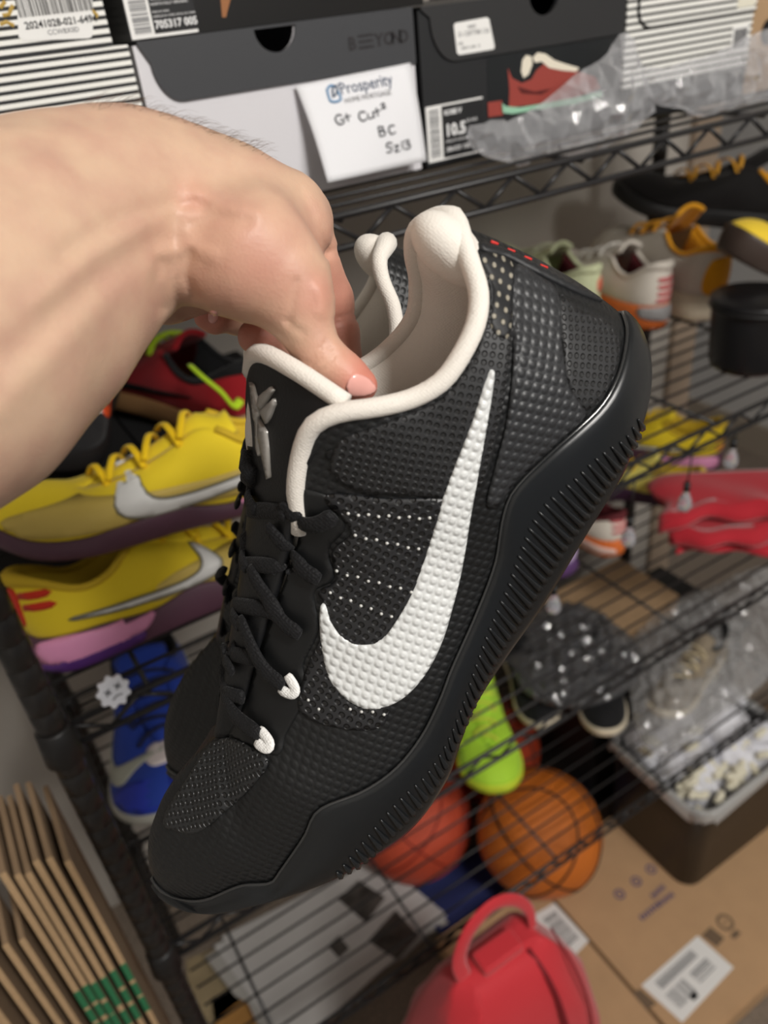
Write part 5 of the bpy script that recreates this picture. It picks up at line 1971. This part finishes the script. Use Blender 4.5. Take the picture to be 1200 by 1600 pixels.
# ------------------------------------------------------------------ fourth shelf
kc, off = box_shell('carton', 0.83, 1.18, S4, S4 + 0.05, M_board, 'kraft carton at the back of the fourth shelf, seen through the wires', 'box', depth=0.17, yf=0.285)
rebase(MB().bounds((0.83, .285, S4 + .05), (1.18, .455, S4 + .052)).build('lid', M_board, kc), off)
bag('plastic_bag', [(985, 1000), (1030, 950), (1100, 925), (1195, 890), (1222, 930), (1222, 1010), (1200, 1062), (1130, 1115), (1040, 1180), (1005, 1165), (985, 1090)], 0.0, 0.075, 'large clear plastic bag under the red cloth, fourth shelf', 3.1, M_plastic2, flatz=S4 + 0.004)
bag('plastic_bag', [(800, 1010), (835, 960), (900, 945), (970, 985), (1005, 1035), (985, 1075), (920, 1105), (850, 1100), (810, 1070)], 0.0, 0.05, 'smoky grey plastic bag behind the held shoe, fourth shelf', 4.7, plastic_mat('smoky_plastic_film', (84, 84, 86), 0.72), flatz=S4 + 0.056)
tanc = dict(upper=fab('tan_suede', (138, 126, 108), 0.9), sole=M_cream, lining=M_blk, lace=fab('tan_lace', (200, 184, 150)), mirror=1)
sneaker('sneaker', 'tan sneaker inside the large clear bag on the fourth shelf', None, tanc, pose((1.16, 0.16, S4), (0.90, 0.10, S4), (0, 0, 1), 0.85))
bsc = dict(upper=fab('black_knit', (20, 20, 22)), sole=M_cream, lining=M_blk, lace=M_blk, mirror=1, fore=0.018)
sneaker('sneaker', 'black sneaker with cream sole on the fourth shelf, left of the bin', 'black sneakers on the fourth shelf', bsc, pose((0.97, 0.33, S4), (0.835, 0.15, S4), (0, 0, 1), 0.9))
sneaker('sneaker', 'black sneaker with cream sole further back on the fourth shelf', 'black sneakers on the fourth shelf', bsc, pose((0.83, 0.43, S4), (0.745, 0.215, S4), (0, 0, 1), 0.85))
nc = dict(upper=fab('neon_green_knit', (176, 222, 60), 0.7), sole=rub('neon_yellow_sole', (206, 226, 60)), lining=rub('neon_lining', (196, 214, 50)), lace=fab('neon_yellow_lace', (222, 232, 80)), mirror=-1, heel=0.085, low=0.07, tongue=0.11, fore=0.02, width=1.22)
nh = Vector((0.702, 0.385, S4))
nroot, _ = sneaker('sneaker', 'neon green sneaker among the balls, seen through the shelf wires', None, nc, pose(nh, (0.590, 0.185, S4), (0, 0, 1), 0.95))
MB().tube([(.13, -.05, .07), (.135, -.075, .075), (.14, -.10, .07)], 0.007, 6, flat=(.3, 1)).tube([(.20, -.045, .055), (.205, -.07, .05), (.21, -.085, .04)], 0.008, 6, flat=(.3, 1)).build('pull_tab', M_neon, nroot, True)

# ------------------------------------------------------------------ things on the floor under the rack
M_card = mat('flattened_cardboard', (186, 150, 112), 0.8, noise=(18, 0.05))
fc = empty('cardboard_box', (0.85, -0.06, 0))
tag(fc, 'flattened brown cardboard box with two white labels on the floor', 'box')
off = Vector(fc.location)
zt = 0.05
rebase(MB().bounds((0.42, -0.245, 0.003), (1.45, 0.150, zt)).build('panel', M_card, fc), off)
rebase(MB().bounds((0.50, -0.240, zt), (0.648, 0.125, zt + .003)).build('flap', M_card, fc), off)
rebase(MB().bounds((0.656, -0.240, zt), (1.30, 0.145, zt + .003)).build('flap', M_card, fc), off)
rebase(MB().bounds((0.6485, -0.24, zt), (0.6555, 0.12, zt + 0.0006)).build('seam', mat('cardboard_seam', (110, 84, 58), 0.9), fc), off)


def fl_label(name, corners, m, z, th=0.0006):
    P = [on_z(px, py, z)[:2] for px, py in corners]
    mb = MB().prism([tuple(p) for p in P], z, z + th)
    return rebase(mb.build(name, m, fc), off)


zt2 = zt + 0.0031
fl_label('shipping_label', [(803, 1448), (866, 1411), (920, 1470), (868, 1524)], M_label, zt2)
fl_label('shipping_label', [(1002, 1540), (1090, 1462), (1146, 1512), (1066, 1598)], M_label, zt2)
lab = mat('label_print_grey', (128, 128, 130), 0.7)


def lerp4(C, u, v):
    a = [C[0][i] * (1 - u) * (1 - v) + C[1][i] * u * (1 - v) + C[2][i] * u * v + C[3][i] * (1 - u) * v for i in (0, 1)]
    return a


def label_bars(C, u0, u1, v0, v1, n, seed, along='u'):
    r = random.Random(seed)
    mb = MB()
    for i in range(n):
        w = r.uniform(.3, .75)
        a, b = i / n, (i + w) / n
        if along == 'u':
            q = [(u0 + (u1 - u0) * a, v0), (u0 + (u1 - u0) * b, v0), (u0 + (u1 - u0) * b, v1), (u0 + (u1 - u0) * a, v1)]
        else:
            q = [(u0, v0 + (v1 - v0) * a), (u1, v0 + (v1 - v0) * a), (u1, v0 + (v1 - v0) * b), (u0, v0 + (v1 - v0) * b)]
        P = [tuple(on_z(*lerp4(C, *k), zt2 + .0007)[:2]) for k in q]
        mb.prism(P, zt2 + .0006, zt2 + .0008)
    rebase(mb.build('label_barcode', lab, fc), off)


LA = [(803, 1448), (866, 1411), (920, 1470), (868, 1524)]
label_bars(LA, .12, .45, .12, .88, 16, 1, 'v')
label_bars(LA, .57, .90, .15, .82, 16, 2, 'v')
LB = [(1002, 1540), (1090, 1462), (1146, 1512), (1066, 1598)]
label_bars(LB, .12, .45, .42, .80, 12, 3, 'u')
label_bars(LB, .15, .80, .12, .32, 6, 5, 'v')
label_bars(LB, .55, .85, .45, .75, 6, 6, 'v')
fl_label('label_square', [(1076, 1557), (1084, 1548), (1092, 1556), (1084, 1564)], M_ink, zt2 + .0006)
M_navy = mat('navy_print', (58, 60, 110), 0.8)
M_brn = mat('brown_grey_print', (112, 92, 72), 0.8)


def ring_print(px, py, r, m, name='printed_symbol'):
    c = on_z(px, py, zt2)
    mb = MB().tube([(c[0] + r * math.cos(a), c[1] + r * math.sin(a), c[2]) for a in np.linspace(0, 2 * math.pi, 24, endpoint=False)], r * 0.24, 6, closed=True, flat=(0.12, 1), up=(0, 0, 1))
    mb.prism([(c[0] + r * .26 * math.cos(a), c[1] + r * .26 * math.sin(a)) for a in np.linspace(0, 6.28, 12, endpoint=False)], c[2] - .0002, c[2] + .0002)
    rebase(mb.build(name, m, fc), off)


for px, py in ((968, 1397), (994, 1377), (1017, 1358)):
    ring_print(px, py, 0.0085, M_navy)
ring_print(1133, 1441, 0.013, M_brn)
for pts in ([(1000, 1436), (1030, 1412)], [(1018, 1402), (1038, 1384)], [(1028, 1414), (1052, 1396)]):
    a, b = [on_z(*p, zt2) for p in pts]
    mb = MB()
    n = 7
    for i in range(n):
        p = a + (b - a) * ((i + .2) / n)
        q = a + (b - a) * ((i + .75) / n)
        d = np.array([-(b - a)[1], (b - a)[0], 0])
        d = d / np.linalg.norm(d) * 0.006
        mb.add([(*(p - d)[:2], zt2 + .0003), (*(q - d * .8)[:2], zt2 + .0003), (*(q + d)[:2], zt2 + .0003), (*(p + d * .7)[:2], zt2 + .0003)], [(0, 1, 2, 3)])
    rebase(mb.build('printed_line', M_navy, fc), off)
for cs in ([(1096, 1462), (1110, 1448), (1132, 1466), (1120, 1480)], [(988, 1552), (1000, 1545), (1026, 1568), (1010, 1578)], [(1140, 1462), (1150, 1452), (1158, 1458), (1148, 1468)]):
    fl_label('printed_block', cs, M_brn, zt2, 0.0003)

# black bin with crumpled paper and packing peanuts
bx, by = 1.005, 0.052


def rrect(w, d, r, n=6):
    P = []
    for cx, cy, a in ((w / 2 - r, -d / 2 + r, -90), (w / 2 - r, d / 2 - r, 0), (-w / 2 + r, d / 2 - r, 90), (-w / 2 + r, -d / 2 + r, 180)):
        for k in range(n):
            q = math.radians(a + 90.0 * k / (n - 1))
            P.append((cx + r * math.cos(q), cy + r * math.sin(q)))
    return P


def loft(sections, closed_bottom=True, closed_top=False):
    mb = MB()
    n = len(sections[0])
    v = [p for s in sections for p in s]
    f = []
    for i in range(len(sections) - 1):
        for k in range(n):
            f.append((i * n + k, i * n + (k + 1) % n, (i + 1) * n + (k + 1) % n, (i + 1) * n + k))
    if closed_bottom:
        f.append(tuple(range(n))[::-1])
    if closed_top:
        f.append(tuple((len(sections) - 1) * n + k for k in range(n)))
    return mb.add(v, f)


bin_ = empty('waste_bin', (bx, by, zt2))
tag(bin_, 'black rectangular bin standing on the cardboard, full of paper and packing peanuts', 'bin')
secs = []
for z, g in ((0, -.012), (.004, -.006), (.22, 0.0), (.232, 0.0), (.236, 0.003), (.240, .003), (.241, -.001), (.23, -.004), (.02, -.012)):
    secs.append([(p[0], p[1], z) for p in rrect(0.285 + 2 * g, 0.225 + 2 * g, 0.034)])
loft(secs).build('body', mat('black_bin_plastic', (33, 29, 26), 0.42), bin_, True)
lnr = []
for z, g, w in ((.19, -.006, 0), (.243, -.003, .001), (.246, .004, .002), (.236, .006, .004), (.218, .006, .006)):
    lnr.append([(p[0] + w * math.sin(9 * i), p[1] + w * math.cos(7 * i), z + w * math.sin(5 * i) * .9) for i, p in enumerate(rrect(0.285 + 2 * g, 0.225 + 2 * g, 0.034, 10))])
loft(lnr, False).build('bin_liner', plastic_mat('white_liner_film', (216, 216, 214), 0.55), bin_, True)
M_tissue = mat('white_tissue_paper', (228, 228, 234), 0.8, sss=(0.1, (1, 1, 1), 0.005))
M_pnut = mat('packing_foam', (226, 220, 198), 0.85, bump=(300, 0.3))


def crumple(r, seed):
    bm = bmesh.new()
    bmesh.ops.create_icosphere(bm, subdivisions=3, radius=1.0)
    q = random.Random(seed)
    dirs = [Vector((q.gauss(0, 1), q.gauss(0, 1), q.gauss(0, 1))).normalized() for _ in range(16)]
    for v in bm.verts:
        p = v.co.normalized()
        d = 1.0
        for i, a in enumerate(dirs):
            d = min(d, (0.72 + 0.05 * (i % 5)) / max(0.25, p.dot(a)) if p.dot(a) > .3 else d)
        d += 0.06 * math.sin(9 * p.x + seed) * math.sin(8 * p.y + 2 * seed)
        v.co = p * r * d
    me = bpy.data.meshes.new('paper')
    bm.to_mesh(me)
    bm.free()
    me.materials.append(M_tissue)
    return me


cr_me = [crumple(0.045, i) for i in range(4)]
spots = [(-.085, .065, .222, 1.1, 'at the back left corner'), (-.02, .07, .232, 1.2, 'at the middle of the back edge'), (.06, .065, .24, 1.25, 'at the back right'), (-.088, .0, .216, .95, 'by the left rim'), (-.035, .005, .230, 1.2, 'left of the middle'), (.045, .0, .250, 1.35, 'on top of the middle'), (.11, .04, .235, 1.0, 'by the right rim'), (.105, -.045, .218, .8, 'at the front right corner'), (-.07, -.05, .190, 1.0, 'low at the front left corner'), (.01, -.06, .188, 1.05, 'low at the front edge under the peanuts'), (.075, -.06, .186, .95, 'low at the front right under the peanuts'), (-.04, -.035, .200, 1.15, 'below the left middle'), (.035, -.04, .202, 1.15, 'below the middle'), (.088, -.005, .205, 1.05, 'low along the right rim'), (-.082, .04, .190, 1.0, 'low along the left rim')]
for i, (x, y, z, s_, w) in enumerate(spots):
    o = bpy.data.objects.new('crumpled_paper', cr_me[i % 4])
    COL.objects.link(o)
    o.location = (bx + x, by + y, zt2 + z)
    o.scale = (s_, s_, s_ * .8)
    o.rotation_euler = (i * 1.3, i * .7, i * 2.1)
    tag(o, 'crumpled white tissue in the black bin, ' + w, 'paper', 'crumpled papers in the bin')
pm_ = MB().tube([(-.014, 0, .004), (-.008, 0, 0), (0, 0, -.002), (.008, 0, 0), (.014, 0, .004)], [.004, .0075, .0068, .0075, .004], 8, up=(0, 1, 0)).mesh('peanut')
pm_.materials.append(M_pnut)
pm_.polygons.foreach_set('use_smooth', [True] * len(pm_.polygons))
r = random.Random(5)
k = 0
for i in range(48):
    x, y = r.uniform(-.125, .125), r.uniform(-.098, -.03) if i < 38 else r.uniform(-.03, .095)
    o = bpy.data.objects.new('packing_peanut', pm_)
    COL.objects.link(o)
    o.location = (bx + x, by + y, zt2 + .222 + r.uniform(0, .022) + (0.03 if i >= 38 else 0))
    o.rotation_euler = (r.uniform(0, 6), r.uniform(-.6, .6), r.uniform(0, 6))
    tag(o, 'cream packing peanut among the papers in the black bin', 'packing peanut', 'packing peanuts in the bin')

# balls
def ball_material(name, rgb):
    return mat(name, rgb, 0.5, bump=(700, 0.6), noise=(12, 0.06))


def basketball(c, R, m, ms, label, rot):
    root = empty('basketball', tuple(c))
    tag(root, label, 'ball')
    bm = bmesh.new()
    bmesh.ops.create_uvsphere(bm, u_segments=48, v_segments=24, radius=R)
    me = bpy.data.meshes.new('skin')
    bm.to_mesh(me)
    bm.free()
    link('skin', me, m, root, True)
    E3 = Matrix.Rotation(rot[2], 3, 'Z') @ Matrix.Rotation(rot[1], 3, 'Y') @ Matrix.Rotation(rot[0], 3, 'X')
    curves = [[(math.cos(a), math.sin(a), 0) for a in np.linspace(0, 2 * math.pi, 60, endpoint=False)], [(0, math.cos(a), math.sin(a)) for a in np.linspace(0, 2 * math.pi, 60, endpoint=False)]]
    for sg in (1, -1):
        curves.append([tuple(Vector((sg * (0.72 - 0.30 * math.sin(a) ** 2), 0.80 * math.cos(a), 0.80 * math.sin(a))).normalized()) for a in np.linspace(0, 2 * math.pi, 60, endpoint=False)])
    for cv in curves:
        MB().tube([E3 @ Vector(p) * (R * 1.0005) for p in cv], 0.0024, 6, closed=True).build('seam', ms, root, True)
    return root


M_ob = ball_material('orange_ball_leather', (206, 112, 36))
M_seam = mat('ball_seam_black', (40, 30, 26), 0.6)
ob = basketball((0.672, 0.148, zt2 + .1207), 0.120, M_ob, M_seam, 'orange basketball with dark seams under the bottom shelf', (0.5, 0.6, 0.4))
for s, u, v in (('AIR', -0.025, -.012), ):
    pass
basketball((0.505, 0.345, 0.1205), 0.120, ball_material('orange_red_ball_leather', (206, 84, 56)), mat('ball_seam_red', (150, 50, 36), 0.6), 'orange-red ball half hidden behind the shoe sole', (0.2, 0.9, 0.2))
basketball((0.742, 0.405, 0.1205), 0.120, ball_material('rust_ball_leather', (168, 60, 32)), M_seam, 'rust-red ball in shade behind the orange basketball', (1.1, 0.3, 0.9))
# dark crate in the shade beside the balls
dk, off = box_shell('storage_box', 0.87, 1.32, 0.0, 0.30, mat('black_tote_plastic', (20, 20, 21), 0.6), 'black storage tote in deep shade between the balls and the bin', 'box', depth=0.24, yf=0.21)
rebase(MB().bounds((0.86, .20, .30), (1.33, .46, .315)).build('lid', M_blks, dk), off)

# dark blue fabric and printed sheets
M_bluef = mat('dark_blue_fabric', (30, 40, 92), 0.8, sheen=0.2, bump=(400, 0.2))
V, F = [], []
for i in range(13):
    for j in range(9):
        V.append((0.44 + .035 * i + .004 * math.sin(j * 2), 0.152 + 0.016 * j, 0.012 + 0.008 * math.sin(i * .9 + j) * math.sin(j * .8) + 0.006))
for i in range(12):
    for j in range(8):
        a = i * 9 + j
        F.append((a, a + 9, a + 10, a + 1))
bf_ = link('blue_fabric', fix_normals(pydata('fabric', V, F)), M_bluef, None, True)
md = bf_.modifiers.new('thickness', 'SOLIDIFY')
md.thickness = 0.006
tag(bf_, 'dark blue fabric lying on the floor below the orange basketball', 'fabric')
M_news = mat('glossy_grey_sheet', (190, 188, 186), 0.35)
M_photo = mat('printed_photo_dark', (70, 66, 62), 0.4, noise=(40, 0.6))
for q in range(3):
    C = [(322 + 12 * q, 1492 - 14 * q), (600 - 6 * q, 1352 - 6 * q), (702 - 4 * q, 1438 - 6 * q), (440 + 10 * q, 1640)]
    z = 0.022 + 0.004 * q
    P = [tuple(on_z(*p, z)[:2]) for p in C]
    E_ = []
    for a, b in zip(P, P[1:] + P[:1]):
        for t in np.linspace(0, 1, 7, endpoint=False):
            j = 0.004 * ((int(t * 7) % 2) * 2 - 1) if q == 0 else 0
            E_.append((a[0] + (b[0] - a[0]) * t + j, a[1] + (b[1] - a[1]) * t + j))
    o = MB().prism(E_, z, z + 0.0012).build('printed_sheet', M_news if q else mat('glossy_grey_sheet_dull', (168, 165, 160), 0.45))
    tag(o, ['lowest of three stacked grey printed sheets under the bottom shelf', 'middle of three stacked grey printed sheets under the bottom shelf', 'topmost grey printed sheet with dark photos, under the bottom shelf'][q], 'paper', 'printed sheets under the bottom shelf')
    if q == 2:
        top = o
for C in ([(528, 1405), (560, 1375), (602, 1402), (572, 1442)], [(575, 1470), (618, 1422), (655, 1462), (620, 1500)], [(512, 1478), (530, 1462), (546, 1482), (530, 1498)]):
    P = [tuple(on_z(*p, 0.0315)[:2]) for p in C]
    MB().prism(P, 0.0313, 0.0316).build('printed_photo', M_photo, top)
for C, m, l in (([(290, 1500), (345, 1478), (380, 1560), (330, 1600), (300, 1580)], mat('kraft_paper', (146, 130, 100), 0.85, noise=(20, 0.15)), 'kraft paper on the floor left of the printed sheets'), ([(330, 1560), (372, 1540), (402, 1575), (400, 1640), (340, 1640)], mat('tan_card', (166, 120, 62), 0.7), 'tan card piece lying between kraft paper and the printed sheets')):
    z = 0.006 if 'kraft' in l else 0.012
    P = [tuple(on_z(*p, z)[:2]) for p in C]
    tag(MB().prism(P, z - .005, z).build('paper_scrap', m), l, 'paper')

# red backpack
bpk = empty('backpack', (0.345, -0.145, 0))
tag(bpk, 'red backpack with a loop handle standing before the bottom shelf', 'backpack')
M_bp = mat('red_backpack_nylon', (196, 38, 48), 0.7, sheen=0.3, bump=(900, 0.15))
M_bps = mat('red_backpack_seam', (120, 20, 30), 0.7)
secs = []
for z, w, d, r0 in ((.006, .25, .15, .06), (.03, .28, .17, .07), (.25, .29, .18, .07), (.36, .275, .17, .06), (.44, .235, .14, .05), (.50, .185, .105, .04), (.535, .145, .075, .03), (.548, .128, .055, .024), (.553, .11, .035, .014)):
    secs.append([(p[0] + .005 * math.sin(i * .8 + z * 20), p[1] + .004 * math.cos(i * 1.1 + z * 30), z) for i, p in enumerate(rrect(w, d, r0, 8))])
loft(secs, True, True).build('body', M_bp, bpk, True)
MB().tube(catmull([(.034, -.018, .554), (.040, -.045, .530), (.046, -.066, .48), (.048, -.082, .42), (.048, -.091, .30), (.046, -.092, .12)], 24), 0.0032, 7).build('zipper', M_bps, bpk, True)
MB().tube(catmull([(.075, -.014, .553), (.083, -.05, .505), (.09, -.075, .43), (.09, -.09, .30)], 16), 0.0016, 6).build('seam', M_bps, bpk, True)
MB().tube(catmull([(-.050, .000, .548), (-.052, .006, .585), (-.030, .010, .625), (.005, .012, .638), (.035, .010, .622), (.056, .006, .585), (.058, .0, .545)], 30), [.0105] * 12 + list(np.linspace(.0105, .006, 18)), 8, flat=(0.22, 1.0), up=(0, -1, .3)).build('handle', M_bp, bpk, True)
MB().bounds((-.03, -.016, .545), (.03, .014, .566)).build('handle_patch', M_bp, bpk, False, 0.004)

# cardboard sheets standing at the left
M_sheet = mat('cardboard_sheet', (140, 116, 90), 0.85, noise=(25, 0.08))
M_sheet_e = mat('cardboard_cut_edge', (176, 146, 110), 0.85, noise=(400, 0.15))
M_green = mat('green_print', (44, 110, 72), 0.7)
cols = [(-8, .83, 'leftmost of the bare ones'), (6, .85, 'second of the bare ones from the left'), (52, .88, 'middle one of the bare ones'), (89, .87, 'second bare one left of the green edges'), (117, .865, 'first bare one left of the green edges'),
        (148, .955, 'sixth from the post'), (166, .945, 'fifth from the post'), (181, .94, 'fourth from the post'), (200, .95, 'third from the post'), (219, .945, 'second from the post'), (240, .93, 'nearest the post')]
for i, (px, h, w_) in enumerate(cols):
    b0 = on_y(px, 1595, -0.02)
    x = b0[0]
    dep = 0.10 if i >= 5 else 0.06
    root = empty('cardboard_sheet', (x, -0.02 + dep / 2, 0))
    tag(root, 'upright cardboard sheet ' + ('with green printed edge, ' if i >= 5 else 'with plain edge, ') + w_, 'cardboard', 'green-edged cardboard sheets' if i >= 5 else 'plain cardboard sheets')
    w = 0.005
    y0 = -dep / 2
    MB().bounds((-w / 2, y0 + .0015, 0.0005), (w / 2, dep / 2, h)).build('board', M_sheet, root)
    MB().bounds((-w / 2 - .0002, y0, 0.001), (w / 2 + .0002, y0 + .0015, h + .0002)).build('cut_edge', M_sheet_e, root)
    if i >= 5:
        r_ = random.Random(i)
        for za, zb_ in ((.720, .752), (.690, .714), (.655, .684)):
            j = r_.uniform(-.004, .004)
            MB().bounds((-w / 2 - .0004, y0 - .0004, za + j), (w / 2 + .0004, y0 + .0015, zb_ + j)).build('green_band', M_green, root)
